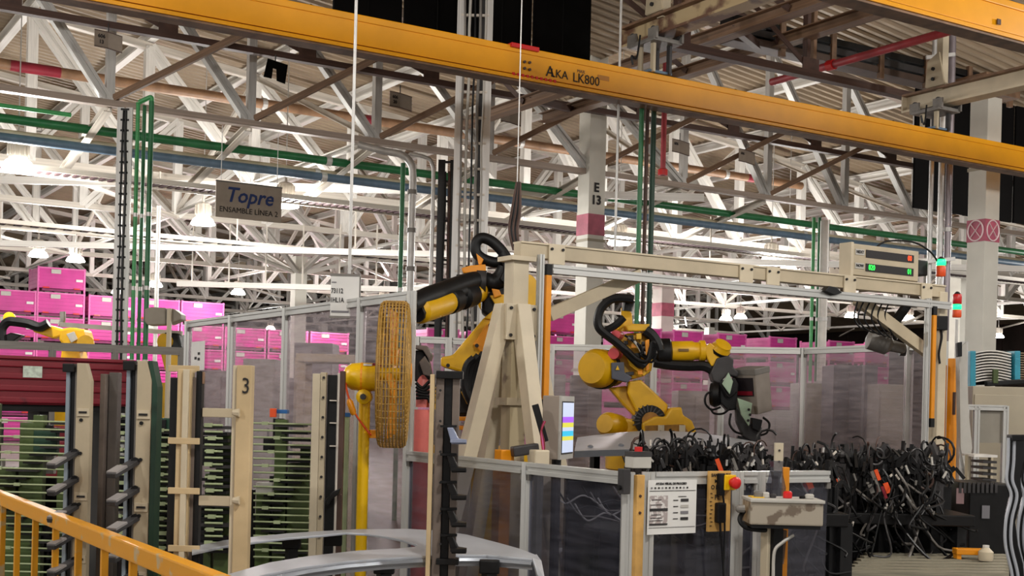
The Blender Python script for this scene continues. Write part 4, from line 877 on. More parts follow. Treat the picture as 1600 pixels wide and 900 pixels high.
# ============================================================ racks
def upright(x0, x1, ytop, d, lb, green=False, arms=5, arm_y=706, arm_dy=42):
    c = W((x0+x1)/2, ytop, d); zt = c.z; s = d/2000; w = (x1-x0)*s
    t = thing('rack_upright', xy(c, 0), lb, 'rack upright')
    L = xy(c, 0)-RGT*w/2
    def col_(o0, o1, z1, ma, nm, th=.08, off=0, bev=.003):
        return MB().obox(L+RGT*(o0+o1)/2*s+UP*z1/2+FWD*off, RGT*(o1-o0)/2*s, FWD*th/2, UP*z1/2).build(nm, ma, t, bevel=bev)
    col_(0, 6, zt-.02, mat('pale_blue_grey_strip', '#8d98a3', .4, .3, vary=.06), 'edge_strip', .1)
    col_(6, 14, zt-.03, BLACK, 'rubber_strip', .09, .01)
    col_(14, 19, zt-.02, GREY, 'edge_strip', .1)
    a, b = 18, x1-x0
    p = [L+RGT*a*s, L+RGT*b*s, L+RGT*b*s+UP*(zt-.09), L+RGT*(b-8)*s+UP*zt, L+RGT*a*s+UP*zt]
    MB().prism([q-FWD*.04 for q in p], FWD*.05).build('channel_face', CREAM, t, bevel=.003)
    if green: MB().prism([q+RGT*.012-FWD*.02 for q in (L+RGT*(b-3)*s, L+RGT*(b+5)*s, L+RGT*(b+5)*s+UP*(zt-.12), L+RGT*(b-4)*s+UP*zt, L+RGT*(b-10)*s+UP*zt, L+RGT*(b-3)*s+UP*(zt-.1))], FWD*.09).build('green_edge', OLIVED, t)
    else:
        col_(b+2, b+10, zt-.05, TAUPE, 'rear_strip', .07, .1); col_(b+12, b+26, zt-.04, mat('dark_taupe_strip', '#4f4843', .5, vary=.15), 'rear_strip', .07, .14)
    MB().obox(L+RGT*6*s+UP*(zt-.025)-FWD*.05, RGT*9*s, FWD*.03, UP*.022).build('top_clip', BLACKM, t, bevel=.004)
    for z in (zt-.29, zt-.46, zt-.72): MB().cyl(L+RGT*(a+9)*s+UP*z-FWD*.06, L+RGT*(a+9)*s+UP*z-FWD*.075, .009, 8).build('bolt', BLACKM, t)
    for z in (zt-.25, zt-.68, zt-1.0): MB().obox(L+RGT*(a+12)*s+UP*z-FWD*.068, RGT*.03, FWD*.006, UP*.02).build('latch_plate', CREAM2, t); MB().obox(L+RGT*(a+12)*s+UP*z-FWD*.076, RGT*.02, FWD*.004, UP*.005).build('latch_pin', INK, t)
    for k in range(arms):
        y = arm_y+arm_dy*k; p0 = W(x0+10, y, d-.05); p1 = W(x0-30, y+24, d-.22)
        am = MB().bar(p1, p0, .05, .022).build('folding_arm', DGREY, t, bevel=.003); MB().bar(p1+(p1-p0)*-.02+UP*.014, p1.lerp(p0, .45)+UP*.014, .055, .01).build('rubber_pad', mat('grey_pad', '#8b8786', .5, vary=.1), am)
        MB().cyl(p0-FWD*.03, p0+FWD*.03, .018, 8).build('pivot', BLACK, am)
    return t
upright(109, 149, 568, 6.6, 'cream rack upright with folding arms before the dark red bins')
upright(203, 244, 564, 6.0, 'cream rack upright with dark green edge and folding arms', green=True, arm_y=720, arm_dy=44)
# frame rack marked 3
d = 5.7; s = d/2000; t = thing('part_rack', xy(W(330, 600, d), 0), 'cream tube frame rack with 3 marked on one post', 'rack')
def vbox(x0, x1, y0, ma, nm, th=.06, off=0, y1=None, par=None):
    a = W(x0, y0, d+off); b = W(x1, y0, d+off); z0 = 0 if y1 is None else W(x0, y1, d+off).z
    return MB().obox((a+b)/2+UP*((z0-a.z)/2), RGT*(x1-x0)/2*s, FWD*th/2, UP*(a.z-z0)/2).build(nm, ma, par or t, bevel=.003)
WCREAM = mat('yellowed_cream_post', '#c4ac84', .5, vary=.1, scale=4)
vbox(281, 302, 577, WCREAM, 'post', .07); vbox(287, 296, 577, CREAM2, 'post_face', .02, -.045)
vbox(268, 281, 590, BLACKM, 'rubber_strip', .04, .02); vbox(302, 309, 590, TAUPE, 'rear_strip', .05, .02); vbox(309, 318, 580, BLACK, 'rubber_strip', .05, .02)
for y in (577, 690, 768, 858): vbox(263, 312, y-6, WCREAM, 'cross_plate', .012, -.05 if y > 580 else .06, y+4)
m_ = vbox(373, 396, 571, WCREAM, 'post', .07); vbox(366, 374, 571, CREAM2, 'post_edge', .05, .01)
text('pen_mark', '3', .1, W(384, 604, d-.04), RGT, UP, INK, m_, ext=.0008, sx=.8)
vbox(318, 372, 638, CREAM, 'cross_bar', .04, .01, 652); vbox(312, 372, 775, CREAM, 'cross_bar', .04, .01, 790)
vbox(317, 320, 556+25, BROWN2, 'bent_tab', .02, 0, 600)
for y in (645, 782): MB().lathe([(.02, 0), (.012, .03)], W(374, y, d-.05), -RGT, 8).build('weld_bead', CREAM2, t)
# post with drilled face
d = 7.5; s = d/2000; t = thing('rack_upright', xy(W(512, 600, d), 0), 'drilled cream rack upright with black ladder strip beside the fan', 'rack upright')
vbox(490, 502, 584, CREAM2, 'post', .07); vbox(502, 511, 582, CREAM, 'post_side', .05, -.01); vbox(513, 528, 586, BLACK, 'rubber_strip', .05, .02); vbox(528, 532, 583, WHITE2, 'edge_strip', .03, .02); vbox(532, 540, 580, BROWN, 'edge_strip', .05, .03)
for k in range(9): MB().cyl(W(506-k*.8, 590+31*k, d-.035), W(506-k*.8, 590+31*k, d-.05), .008, 8).build('hole', INK, t)
for y in (625, 660, 696): vbox(515, 526, y, WHITE2, 'ladder_rung', .02, -.02, y+2)
slab([(508, 783), (520, 768), (533, 762), (530, 772), (518, 780), (512, 790)], d-.06, .05).build('hook', BLACKM, t, bevel=.004)
# dark upright with stepped trays
d = 5.6; s = d/2000; t = thing('rack_upright', xy(W(700, 600, d), 0), 'dark taupe rack upright with stepped black trays and pale edge', 'rack upright')
vbox(673, 680, 585, WCREAM, 'edge_strip', .06); vbox(682, 695, 590, TAUPE, 'rear_strip', .05, .01); vbox(708, 719, 592, TAUPE, 'rear_strip', .05, .01); vbox(695, 708, 590, BLACK, 'rubber_strip', .05, .02)
vbox(682, 724, 580, BLACKM, 'top_cap', .08, 0, 592); vbox(682, 717, 872, BLACKM, 'clamp_band', .08, -.01, 881)
for k, y in enumerate((668, 712, 755, 797, 838)):
    ma = mat('blue_grey_tray', '#8890a8', .4, .2, vary=.05) if k == 0 else BLACKM
    b_ = slab([(699, y), (708, y), (716, y+17), (729, y+19), (729, y+26), (706, y+26)], d-.07, .06).build('tray', ma, t, bevel=.004)
    MB().bar(W(704, y+21, d-.13), W(729, y+21, d-.13), .05, .012).build('tray_lip', ma, b_)
    MB().bar(W(688, y-2, d-.04), W(714, y-2, d-.04), .03, .01).build('shelf_pin', BLACK, t)
for k in range(6): MB().cyl(W(688, 610+48*k, d-.03), W(688, 610+48*k, d-.045), .006, 6).build('bolt', INK, t)

# olive wire racks: rods one by one
def wire_rack(x0, x1, y0, n, dy, d, lb, posts, blocks=6, caps=True):
    t = thing('wire_rack', xy(W((x0+x1)/2, 700, d), 0), lb, 'rack')
    for k in range(n):
        y = y0+dy*k; a = W(x0, y, d); b = W(x1, y+1, d); b.z = a.z
        piece('rod', a, b, .012, .012, OLIVEL, t, 'rod')
        if blocks > 5:
            q = a.lerp(b, .55+.3*math.sin(k*.35+x0))+FWD*.1-UP*.012; MB().obox(q, RGT*rng.uniform(.05, .11), FWD*.09, UP*.008).build('hung_part', BLACK if k % 3 else DGREY, t)
        if k % 2 == 0: MB().box(a.lerp(b, .2+.1*(k % 3)), .04, .02, .02, -YAW).build('rod_clip', OLIVEL, t)
    if blocks > 5:
        h = W(x0, y0, d).z*.72; a = xy(W(x0+4, 700, d+.42), h/2); b = xy(W(x1-4, 700, d+.42), h/2); MB().bar(a, b, .25, h).build('dark_gap_backing', BLACK, t)  # black block added so the gaps between the rods look shaded
    for x, z1, wd in posts:
        c = xy(W(x, 700, d+.12), 0); MB().box(c+UP*z1/2, wd, .07, z1, -YAW).build('post', OLIVE, t, bevel=.004)
    for k in range(blocks):
        x = x0+(x1-x0)*rng.uniform(.1, .85); y = y0+rng.uniform(0, dy*n*.8)
        MB().box(W(x, y, d+rng.uniform(.1, .35)), rng.uniform(.06, .16), .05, rng.uniform(.08, .2), -YAW).build('part_block', rng.choice((OLIVE, OLIVED, BLACK, LGREY, BLACK, BLACKM, BLACKM)), t, bevel=.004)
    return t
t = wire_rack(-30, 112, 656, 21, 12.4, 8.4, 'olive wire rack with pale rods in front of the dark red bins', ((-12, 1.62, .09), (45, 1.5, .1), (62, 1.55, .07), (100, 1.3, .06), (15, 1.2, .12)), 14)
wire_rack(396, 488, 661, 20, 11, 7.9, 'olive wire rack with blue capped post between the cream uprights', ((440, 1.57, .075), (478, 1.4, .06), (415, 1.1, .09), (462, 1.3, .08)), 16)
wire_rack(320, 348, 664, 20, 10.2, 6.6, 'narrow olive wire rack seen through the frame marked 3', ((352, 1.5, .08), (330, 1.3, .04)), 7)
wire_rack(246, 268, 672, 18, 11.5, 7.2, 'narrow olive wire rack beside the dark green edged upright', ((257, 1.45, .05),), 6)
wire_rack(180, 203, 650, 18, 13, 7.4, 'narrow wire rack with orange shelf strips between the two arm uprights', ((181, 1.5, .03),), 8)
c = W(440, 640, 8.02); t = thing('blue_cap', c-UP*.02, 'blue plastic cap on the olive rack post beside an orange reflector', 'cap')
MB().box(c-UP*.012, .085, .08, .024, -YAW).build('cap_shell', BLUE, t, bevel=.003)
c = W(427, 645, 7.95); tag(MB().box(c, .04, .03, .055, -YAW).build('reflector', ORANGE, bevel=.004), 'orange reflector block on the olive wire rack', 'reflector')
c = W(540, 648, 8.1); t = thing('green_post', xy(c, 0), 'pale green post with blue cap behind the drilled upright', 'post')
MB().box(xy(c, c.z/2), .05, .05, c.z, -YAW).build('shaft', OLIVEL, t); MB().box(c, .06, .06, .025, -YAW).build('cap', BLUE, t)
for x0, x1, y, ma in ((184, 201, 655, CREAM), (184, 201, 657+6, OYELL), (184, 201, 698, OYELL)):
    pass
# dark red bins behind
def red_bin(p, w, dp, h, lb, label_on=False, sheet=None):
    t = thing('red_bin', p, lb, 'bin'); p = V(p)
    MB().box(p+UP*h/2, w, dp, h).build('shell', DRED, t, bevel=.01)
    for z in (.1, .36, .62, .88): MB().box(p+UP*h*z-PY*dp/2, w, .05, h*.13).build('front_rib', DRED, t, bevel=.01)
    MB().box(p+UP*(h+.01), w+.04, dp+.06, .03).build('rim', DRED, t, bevel=.006)
    for sx in (-1, 1): MB().box(p+PX*sx*w/2+UP*h/2-PY*dp/2, .06, .06, h).build('corner_post', DRED, t, bevel=.004)
    if label_on: quad(onY(51, 581, (p-PY*(dp/2+.03)).y), PX, UP, .16, .1).build('paper_label', mat('pale_green_paper', '#c6d3c6', .7, vary=.15, scale=30), t)
    return t
a = W(70, 632, 11.6); a.z = 0
base = W(60, 632, 11.6)
t = thing('bin_stand', xy(base, 0), 'dark steel stand under the dark red bin', 'stand')
for sx in (-.8, 0, .55): MB().box(xy(base, base.z/2)+PX*sx, .08, .5, base.z-.002).build('leg', BLACKM, t)
MB().box(base-UP*.031+PX*-.1, 1.6, .6, .06).build('deck', BLACKM, t)
red_bin(base+PX*-.1, 1.7, .7, .40, 'large dark red ribbed steel bin with pale paper label', True)
b2 = xy(W(88, 680, 9.8), 0); red_bin(b2, .34, .4, 1.42, 'tall narrow dark red bin behind the olive wire rack')

# ============================================================ pedestal fan
d = 7.7; fc_ = W(615, 585, d); FA = (RGT*.995+FWD*.06).normalized(); t = thing('pedestal_fan', xy(W(569, 700, d), 0), 'yellow pedestal fan with dusty ochre wire cage', 'fan')
e1 = UP; e2 = FA.cross(UP).normalized(); RR = .44
def ring(a, r): return [fc_+FA*a+(e1*math.cos(k*math.pi/24)+e2*math.sin(k*math.pi/24))*r for k in range(49)]
rg = MB()
prof = [(-.1, .12), (-.098, .18), (-.096, .24), (-.093, .3), (-.09, .35), (-.086, .4), (-.08, .425), (-.068, .436), (-.05, RR), (-.03, RR), (-.01, RR), (.01, RR), (.03, RR), (.05, RR), (.068, .436), (.08, .425), (.086, .4), (.09, .35), (.093, .3), (.096, .24), (.098, .18), (.1, .12)]
for a, r in prof: rg.tube(ring(a, r), .0045, 5, False)
rg.build('cage_rings', CAGE, t)
sp = MB()
for k in range(60):
    an = k*math.pi/30; dv = e1*math.cos(an)+e2*math.sin(an)
    sp.tube([fc_+FA*a+dv*r for a, r in [(-.102, .06)]+prof+[(.102, .06)]], .0028, 4, False)
sp.build('cage_spokes', CAGE, t)
MB().lathe([(.07, -.11), (.07, -.1)], fc_, FA, 16).build('cage_hub', CAGE, t); MB().lathe([(.07, .1), (.07, .108), (.03, .112)], fc_, FA, 16).build('cage_badge', OYELL, t)
for k in range(4):
    an = k*math.pi/2+.3; dv = e1*math.cos(an)+e2*math.sin(an); tv = FA.cross(dv)
    MB().prism([fc_+dv*.06-tv*.03-FA*.02, fc_+dv*.38-tv*.1-FA*.03, fc_+dv*.39+tv*.06+FA*.02, fc_+dv*.06+tv*.03+FA*.02], FA*.006).build('fan_blade', OYELL, t)
MB().cyl(fc_-FA*.09, fc_+FA*.04, .04, 14).build('rotor_hub', FANY, t, smooth=True)
MB().lathe([(.03, -.3), (.058, -.285), (.08, -.25), (.085, -.2), (.085, -.1), (.07, -.095)], fc_-UP*.02, FA, 20).build('motor', FANY, t, smooth=True)
MB().lathe([(.087, -.195), (.087, -.185)], fc_-UP*.02, FA, 20).build('motor_seam', OYELL, t); MB().obox(fc_-UP*-.052-FA*.15-FWD*.03, FA*.025, FWD*.03, UP*.006).build('motor_label', PAPER, t); MB().obox(fc_+UP*.055-FA*.1, FA*.022, FWD*.05, UP*.008).build('red_label', DRED, t)
pl = W(570, 620, d); pb = xy(pl, 0)
MB().lathe([(.17, 0), (.17, .02), (.12, .04), (.06, .07), (.036, .1)], pb, UP, 24).build('base', FANY, t, smooth=True)
MB().cyl(pb+UP*.08, pl, .034, 16).build('pole', FANY, t, smooth=True)
MB().lathe([(.03, -.06), (.045, -.05), (.045, .05), (.03, .06)], pl-FWD*.02, FWD, 18).build('tilt_joint', FANY, t, smooth=True); MB().cyl(pl-FWD*.08, pl-FWD*.1, .018, 8).build('tilt_bolt', DGREY, t)
MB().bar(pl, pl+UP*.12+RGT*.02, .05, .06).build('yoke', FANY, t, bevel=.005)
MB().tube(spline([W(541, 580, d-.06), W(540, 600, d-.06), W(546, 625, d-.06), W(556, 648, d-.06), W(570, 668, d-.05), W(580, 680, d-.03)]), .006, 6).build('power_cable', ORANGE, t)
MB().lathe([(.012, -.05), (.02, -.03), (.02, .03), (.012, .05)], W(549, 636, d-.06), (W(552, 645, d)-W(546, 627, d)), 10).build('inline_plug', OYELL, t, smooth=True)
MB().box(W(583, 678, d), .05, .05, .05).build('switch_box', OYELL, t, bevel=.005)

# ============================================================ bare sheet panel laid across the racks
Zp = 1.02; far = [(300, 856), (350, 846), (400, 840), (450, 835), (500, 831.5), (560, 828.5), (640, 828), (690, 831), (730, 837), (780, 850), (812, 859), (838, 869)]
near = [(832, 875), (760, 869), (690, 869), (600, 874), (540, 879), (480, 887), (420, 898), (360, 914)]
inner = [(350, 901), (420, 881), (480, 871), (560, 862), (620, 859), (648, 856), (652, 853), (630, 845.5), (600, 839.5), (570, 835.5), (540, 834), (500, 838), (450, 842), (400, 848), (350, 855), (300, 866)]
c = onZ(640, 850, Zp); t = thing('sheet_metal_panel', xy(c, Zp-.12), 'bare silver body panel with wide curved opening laid across the racks', 'metal panel')
def zb(x, y): p = onZ(x, y, Zp); return p
loop = [zb(x, y) for x, y in far+near+inner]
MB().prism(loop, UP*.012).build('skin', SILVER, t, bevel=.003)
MB().tube([zb(x, y)-UP*.02 for x, y in near], .014, 6).build('rolled_flange', SILVERD, t, smooth=True)
nl = MB(); nr = [zb(x, y) for x, y in near]
nl.grid([[p-UP*.006 for p in nr], [p-UP*.045+FWD*.008 for p in nr]]); nl.build('flange_lip', SILVER, t)
for x, y in ((455, 836), (600, 872), (765, 872), (520, 832)): MB().box(zb(x, y)-UP*.04+FWD*.02, .09, .05, .06, -YAW).build('support_pad', BLACK, t, bevel=.006)
MB().prism([zb(838, 869), zb(846, 880), zb(852, 890)-UP*.05, zb(840, 884)-UP*.05, zb(832, 875)], UP*.02).build('corner_tongue', SILVER, t)
for x, y in ((455, 836), (600, 872), (765, 872)):
    p = zb(x, y)-UP*.07+FWD*.02; tag(MB().bar(xy(p, 0), p, .05, .05).build('panel_support', BLACKM), 'black square leg propping the silver body panel', 'support', 'panel support legs')
# ============================================================ pink steel bins
def bin_proto(w, dp, h, lb):
    t = thing('pink_bin', (0, 0, 0), lb, 'bin', 'stacked pink bins')
    MB().box((0, 0, h*.54), w-.04, dp-.04, h*.8).build('shell', PINK, t)
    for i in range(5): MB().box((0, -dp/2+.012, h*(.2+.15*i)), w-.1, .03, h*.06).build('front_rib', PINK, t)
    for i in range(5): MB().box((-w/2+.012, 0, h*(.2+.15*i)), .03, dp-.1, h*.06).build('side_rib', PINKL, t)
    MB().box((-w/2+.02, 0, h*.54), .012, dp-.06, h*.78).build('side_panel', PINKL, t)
    for sx in (-1, 1):
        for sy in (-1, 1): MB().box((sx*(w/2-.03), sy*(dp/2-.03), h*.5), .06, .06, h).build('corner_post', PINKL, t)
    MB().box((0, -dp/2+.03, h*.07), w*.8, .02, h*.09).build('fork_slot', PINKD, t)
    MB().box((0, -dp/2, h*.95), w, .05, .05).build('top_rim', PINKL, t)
    for sx in (-.32, .32): MB().box((w*sx, -dp/2-.008, h*.16), w*.13, .012, h*.06).build('red_reflector', RED, t)
    MB().box((-w*.12, -dp/2-.012, h*.82), w*.2, .012, h*.17).build('grey_label', LGREY, t); MB().box((w*.37, -dp/2-.012, h*.5), w*.14, .012, h*.1).build('white_label', PAPER, t)
    return t
BH = .87
proto = bin_proto(1.62, 1.5, BH-.01, 'x'); protoR = bin_proto(1.3, 1.5, BH-.01, 'x')
first = {id(proto): True, id(protoR): True}
def stack(x, y0, Y, rows, lb, pr=proto, rmin=0):
    c = onY(x, y0, Y); w = 1.62 if pr is proto else 1.3
    for r in range(rmin, rows):
        if first[id(pr)]: o = pr; first[id(pr)] = False
        else: o = copy_tree(pr)
        o.location = V((c.x+w/2, Y+.75, r*BH)); n = rows-1-r
        o['label'] = lb.replace('pink bin', 'topmost pink bin' if n == 0 else 'pink bin '+ORD[n]+' from the top', 1); o['group'] = 'pink bins of one stack: '+lb[:40]
YB = 46.3
for x, rows, lb in ((-22, 6, 'pink bin in the stack above the distant hose robot'), (57, 7, 'pink bin in the tallest pink stack beside the cable ladder'), (138, 6, 'pink bin in the stack right behind the narrow black cable ladder'), (211, 6, 'pink bin in the stack behind the green drop pipes'), (283, 6, 'pink bin in the stack seen behind the fence end post'), (352, 5, 'pink bin in the stack seen through the first clear fence pane'), (420, 5, 'pink bin in the stack seen through the second clear fence pane'), (486, 5, 'pink bin in the stack behind the part number sign')):
    stack(x, 500, YB, rows, lb)
YR = 33.5
for x, rows, lb in ((668, 5, 'pink bin in stack behind the looped hose robot forearm'), (730, 5, 'pink bin in stack behind the looped hose robot elbow'), (858, 6, 'pink bin in the stack beside the lettered white column')): stack(x, 500, 40, rows, lb, protoR)
for x, rows, lb in ((1052, 5, 'pink bin in the stack beside the slender banded column'), (1122, 5, 'pink bin in the stack above the robot wrist'), (1203, 5, 'pink bin in the stack above the rear fence corner'), (1296, 5, 'pink bin in the stack beside the white service post'), (1352, 5, 'pink bin in the stack behind the gantry knee brace'), (985, 5, 'pink bin in the stack behind the yellow hose bracket')): stack(x, 520, YR, rows, lb, protoR)

# ============================================================ background robots and machines
D = 22; t = thing('background_robot', xy(W(118, 560, D), 0), 'distant yellow robot with black hose reaching over the barrier frame', 'robot')
slab([(56, 513), (79, 508), (102, 515), (104, 525), (88, 530), (56, 519)], D, .3).build('upper_arm', RYELL, t, bevel=.03)
MB().lathe([(.04, -.12), (.1, -.08), (.1, .08), (.04, .1)], W(15, 497, D), (RGT*.3-FWD), 16).build('wrist_cap', FANY, t, smooth=True)
tubepx([(4, 535), (3, 515), (12, 503), (26, 503), (45, 506), (62, 511), (76, 505)], D-.2, .08).build('dress_hose', BLACK, t, smooth=True)
slab([(2, 528), (20, 520), (38, 524), (24, 534), (2, 538)], D-.1, .2).build('gripper', BLACKM, t, bevel=.02)
slab([(100, 515), (118, 512), (138, 516), (142, 530), (130, 545), (108, 545), (98, 532)], D, .4).build('elbow_casting', RYELL, t, bevel=.04)
MB().lathe([(.05, -.2), (.14, -.18), (.14, .2)], W(134, 537, D-.1), (-FWD+RGT*.3), 16).build('elbow_motor', RYELL, t, smooth=True)
slab([(104, 522), (116, 518), (122, 530), (112, 536)], D-.25, .05).build('cover_plate', LGREY, t, bevel=.01)
tubepx([(98, 487), (98, 500), (94, 510)], D-.1, .05).build('conduit', GREY, t, smooth=True)
slab([(103, 540), (128, 540), (136, 580), (98, 580)], D+.05, .4).build('lower_arm', RYELL, t, bevel=.03)
c = xy(W(115, 590, D), 0); MB().lathe([(.5, 0), (.5, .1), (.38, .12), (.38, 2.0), (.42, 2.05)], c, UP, 20).build('pedestal', RYELL, t, smooth=True)
D = 20; t = thing('background_robot', xy(W(268, 560, D), 0), 'distant yellow robot half hidden by the fence end post', 'robot')
MB().lathe([(.05, -.2), (.12, -.16), (.12, .15)], W(265, 534, D), (RGT*-.5-FWD), 16).build('motor', RYELL, t, smooth=True)
slab([(262, 520), (285, 522), (290, 545), (272, 552), (262, 540)], D+.1, .4).build('elbow_casting', BLACKM, t, bevel=.03)
slab([(254, 548), (270, 546), (286, 560), (290, 580), (262, 580)], D, .35).build('lower_arm', RYELL, t, bevel=.03)
c = xy(W(275, 590, D), 0); MB().lathe([(.45, 0), (.45, .1), (.34, .12), (.34, 1.9)], c, UP, 20).build('pedestal', RYELL, t, smooth=True)
D = 19; t = thing('grey_enclosure', xy(W(248, 495, D), 0), 'grey beige curved enclosure on a post before the pink bins', 'enclosure')
slab([(230, 484), (240, 481), (263, 482), (263, 508), (235, 509), (230, 503)], D, .3).build('hood', mat('taupe_hood', '#948b7d', .55, vary=.05), t, bevel=.02)
slab([(268, 482), (276, 484), (287, 492), (287, 500), (268, 508)], D, .3).build('side_hood', mat('taupe_hood', '#948b7d'), t, bevel=.02)
piece('post', xy(W(265, 500, D-.2), 0), W(265, 482, D-.2), .06, .06, CREAM2, t)
t = MB().bar(W(95, 507, D+1), W(285, 521, D+1), .08, .07).build('white_service_pipe', WHITE2, label='thin white service pipe crossing before the pink bins', cat='pipe')
def cabinet(x0, x1, y0, d, dp, ma, lb, name='control_cabinet', doors=1, louv=False):
    a = W(x0, y0, d); b = W(x1, y0, d); z = a.z; w = (b-a).length; c = xy((a+b)/2+FWD*dp/2, 0)
    t = thing(name, c, lb, 'cabinet'); MB().obox(c+UP*(z/2), RGT*w/2, FWD*dp/2, UP*(z/2)).build('body', ma, t, bevel=.008)
    for k in range(doors):
        dd = MB().obox(c-FWD*(dp/2+.008)+RGT*(-w/2+w*(k+.5)/doors)+UP*(z*.52), RGT*(w/doors/2-.015), FWD*.008, UP*(z*.44)).build('door', ma, t, bevel=.004)
        MB().obox(c-FWD*(dp/2+.03)+RGT*(-w/2+w*(k+.85)/doors)+UP*(z*.55), RGT*.012, FWD*.012, UP*.06).build('handle', BLACK, dd)
    if louv:
        for k in range(10): MB().obox(c-FWD*(dp/2+.02)+UP*(z*.3+.06*k), RGT*w*.38, FWD*.01, UP*.012).build('louver', LGREY, t)
    return t
cabinet(858, 884, 585, 15.6, .5, LGREY, 'pale grey cabinet behind the light curtain', doors=1)
cabinet(893, 920, 586, 15.3, .4, DGREY, 'dark grey cabinet beside the welding robot elbow')
cabinet(920, 940, 585, 16.5, .5, GREY, 'louvered grey cabinet behind the robot elbow', louv=True)
cabinet(1303, 1348, 570, 15.8, .6, mat('blue_black_cabinet', '#2a2d36', .5, vary=.1), 'blue black double door cabinet behind the rear fence', doors=2)
cabinet(1352, 1372, 570, 16.2, .6, mat('blue_black_cabinet', '#2a2d36'), 'narrow blue black cabinet beside the double door one')
cabinet(1374, 1412, 600, 15.0, .5, mat('olive_grey_cabinet', '#8d8878', .5, vary=.05), 'olive grey cabinet behind the rear fence')
cabinet(1060, 1110, 610, 16.8, .7, GREY, 'mid grey machine cabinet behind the welding robot', doors=2)
cabinet(1180, 1240, 640, 16.5, .7, LGREY, 'low pale grey cabinet under the rear fence rail', doors=2)
cabinet(460, 520, 535, 15.5, .6, mat('cloudy_grey_cabinet', '#8f8a8d', .5, vary=.06), 'cloudy grey cabinet seen through the middle fence pane', doors=2)
cabinet(296, 372, 578, 22.0, .8, mat('lilac_grey_cabinet', '#8d868c', .5, vary=.06), 'wide lilac grey cabinet behind the fence end post', doors=3)
cabinet(436, 560, 590, 19.0, .8, mat('lilac_grey_cabinet', '#8d868c'), 'long lilac grey machine cover seen through the hazy panes', doors=4)
cabinet(1118, 1178, 590, 18.2, .7, mat('cloudy_grey_cabinet', '#8f8a8d'), 'cloudy grey cabinet behind the welding gun', doors=2)
cabinet(1252, 1300, 598, 17.8, .7, mat('olive_grey_cabinet', '#8d8878', .5, vary=.05), 'squat olive grey cabinet behind the rear fence corner', doors=1)
cabinet(380, 430, 560, 17.5, .6, LGREY, 'tall pale grey cabinet seen through the second fence pane')
cabinet(655, 735, 742, 9.6, .2, CREAM2, 'cream machine base behind the low smoky pane beside the gantry legs', name='machine_base', doors=1)
cabinet(885, 985, 738, 8.0, .3, BLACKM, 'black machine base behind the low smoky pane under the monitor', name='machine_base', doors=2)
t = thing('orange_post', xy(W(784, 760, 8.1), 0), 'orange brown post seen through the low smoky pane', 'post')
p = W(784, 735, 8.0); MB().bar(xy(p, 0), p, .09, .08).build('shaft', mat('orange_brown_paint', '#b0702c', .5, vary=.15), t, bevel=.005); MB().box(xy(p, .012), .16, .16, .024).build('foot_plate', GREY, t)
lc = thing('loose_cables', W(905, 860, 7.75), 'tangle of loose pale and black cables behind the low smoky pane', 'cables')
for k in range(9):
    a_ = W(862+12*k, 760+9*(k % 4), 7.75); MB().tube(spline([a_, a_+RGT*.08-UP*.1, a_+RGT*.2-UP*(.05+.03*(k % 3)), a_+RGT*.34-UP*.14]), .006, 6).build('cable_loop', (LGREY, BLACK, GREY)[k % 3], lc, smooth=True)
# welded cell table and clutter seen through tall panes
t = thing('worktable', xy(W(520, 560, 12.6), 0), 'cream worktable seen through the hazy pane', 'table')
a = W(470, 560, 12.6); b = W(560, 562, 12.6); b.z = a.z
MB().bar(a, b, .6, .08).build('table_top', CREAM2, t, bevel=.01)
for k in (.05, .95):
    for o in (-.25, .25): p = a.lerp(b, k)+FWD*o; MB().bar(xy(p, 0), p, .07, .07).build('leg', CREAM2, t)

# ============================================================ right hand machines
D = 12.8; t = thing('slatted_rack', xy(W(1555, 600, D), 0), 'teal rack of curved white slats above the beige cabinet', 'rack')
for x, y1 in ((1514, 655), (1583, 598)): slab([(x-5, 549), (x+4, 549), (x+4, y1), (x-5, y1)], D, .25).build('teal_post', TEAL, t, bevel=.01)
for k in range(11):
    y = 554+4.5*k; p = [W(1518+62*i/8, y-5*math.sin(math.pi*i/8), D-.08) for i in range(9)]; p2 = [q+FWD*.3 for q in p]
    MB().grid([p, p2, [q+UP*.014 for q in p2], [q+UP*.014 for q in p], p]).build('slat', WHITE, t)
slab([(1519, 551), (1580, 547), (1580, 600), (1519, 602)], D+.3, .03).build('back_panel', BLACK, t)
MB().box(W(1555, 588, D-.15), .05, .04, .14, -YAW).build('green_clip', OLIVE, t, bevel=.006)
MB().bar(W(1540, 600, D-.12), W(1600, 596, D-.12), .08, .05).build('black_tray', BLACK, t, bevel=.01)
for k in range(13):
    y = 552+3.7*k; p = [W(1588+30*i/4, y+.3*i, D-.05) for i in range(5)]; p2 = [q+FWD*.3 for q in p]
    MB().grid([p, p2, [q+UP*.009 for q in p2], [q+UP*.009 for q in p], p]).build('slat', mat('tan_slat', '#9b8468', .55, vary=.1), t)
cabinet(1520, 1640, 603, 12.2, 1.0, mat('beige_machine_panel', '#aaa08c', .5, vary=.06, scale=2), 'beige machine cabinet under the slatted teal rack', doors=1)
d = 11.6; t = thing('profile_frame', xy(W(1540, 640, d), 0), 'aluminium profile frame in front of the beige machine cabinet', 'frame')
for x in (1509, 1526, 1571): p = W(x, 634, d); piece('upright', xy(p, 0), p, .05, .05, ALU, t, 'slot', up=FWD)
a = W(1509, 636, d); b = W(1572, 637, d); b.z = a.z; piece('cross_bar', a, b, .05, .05, ALU, t, 'slot')
slab([(1530, 641), (1567, 641), (1567, 692), (1530, 692)], d+.02, .015).build('infill_panel', mat('grey_infill', '#8c877c', .5, vary=.05), t)
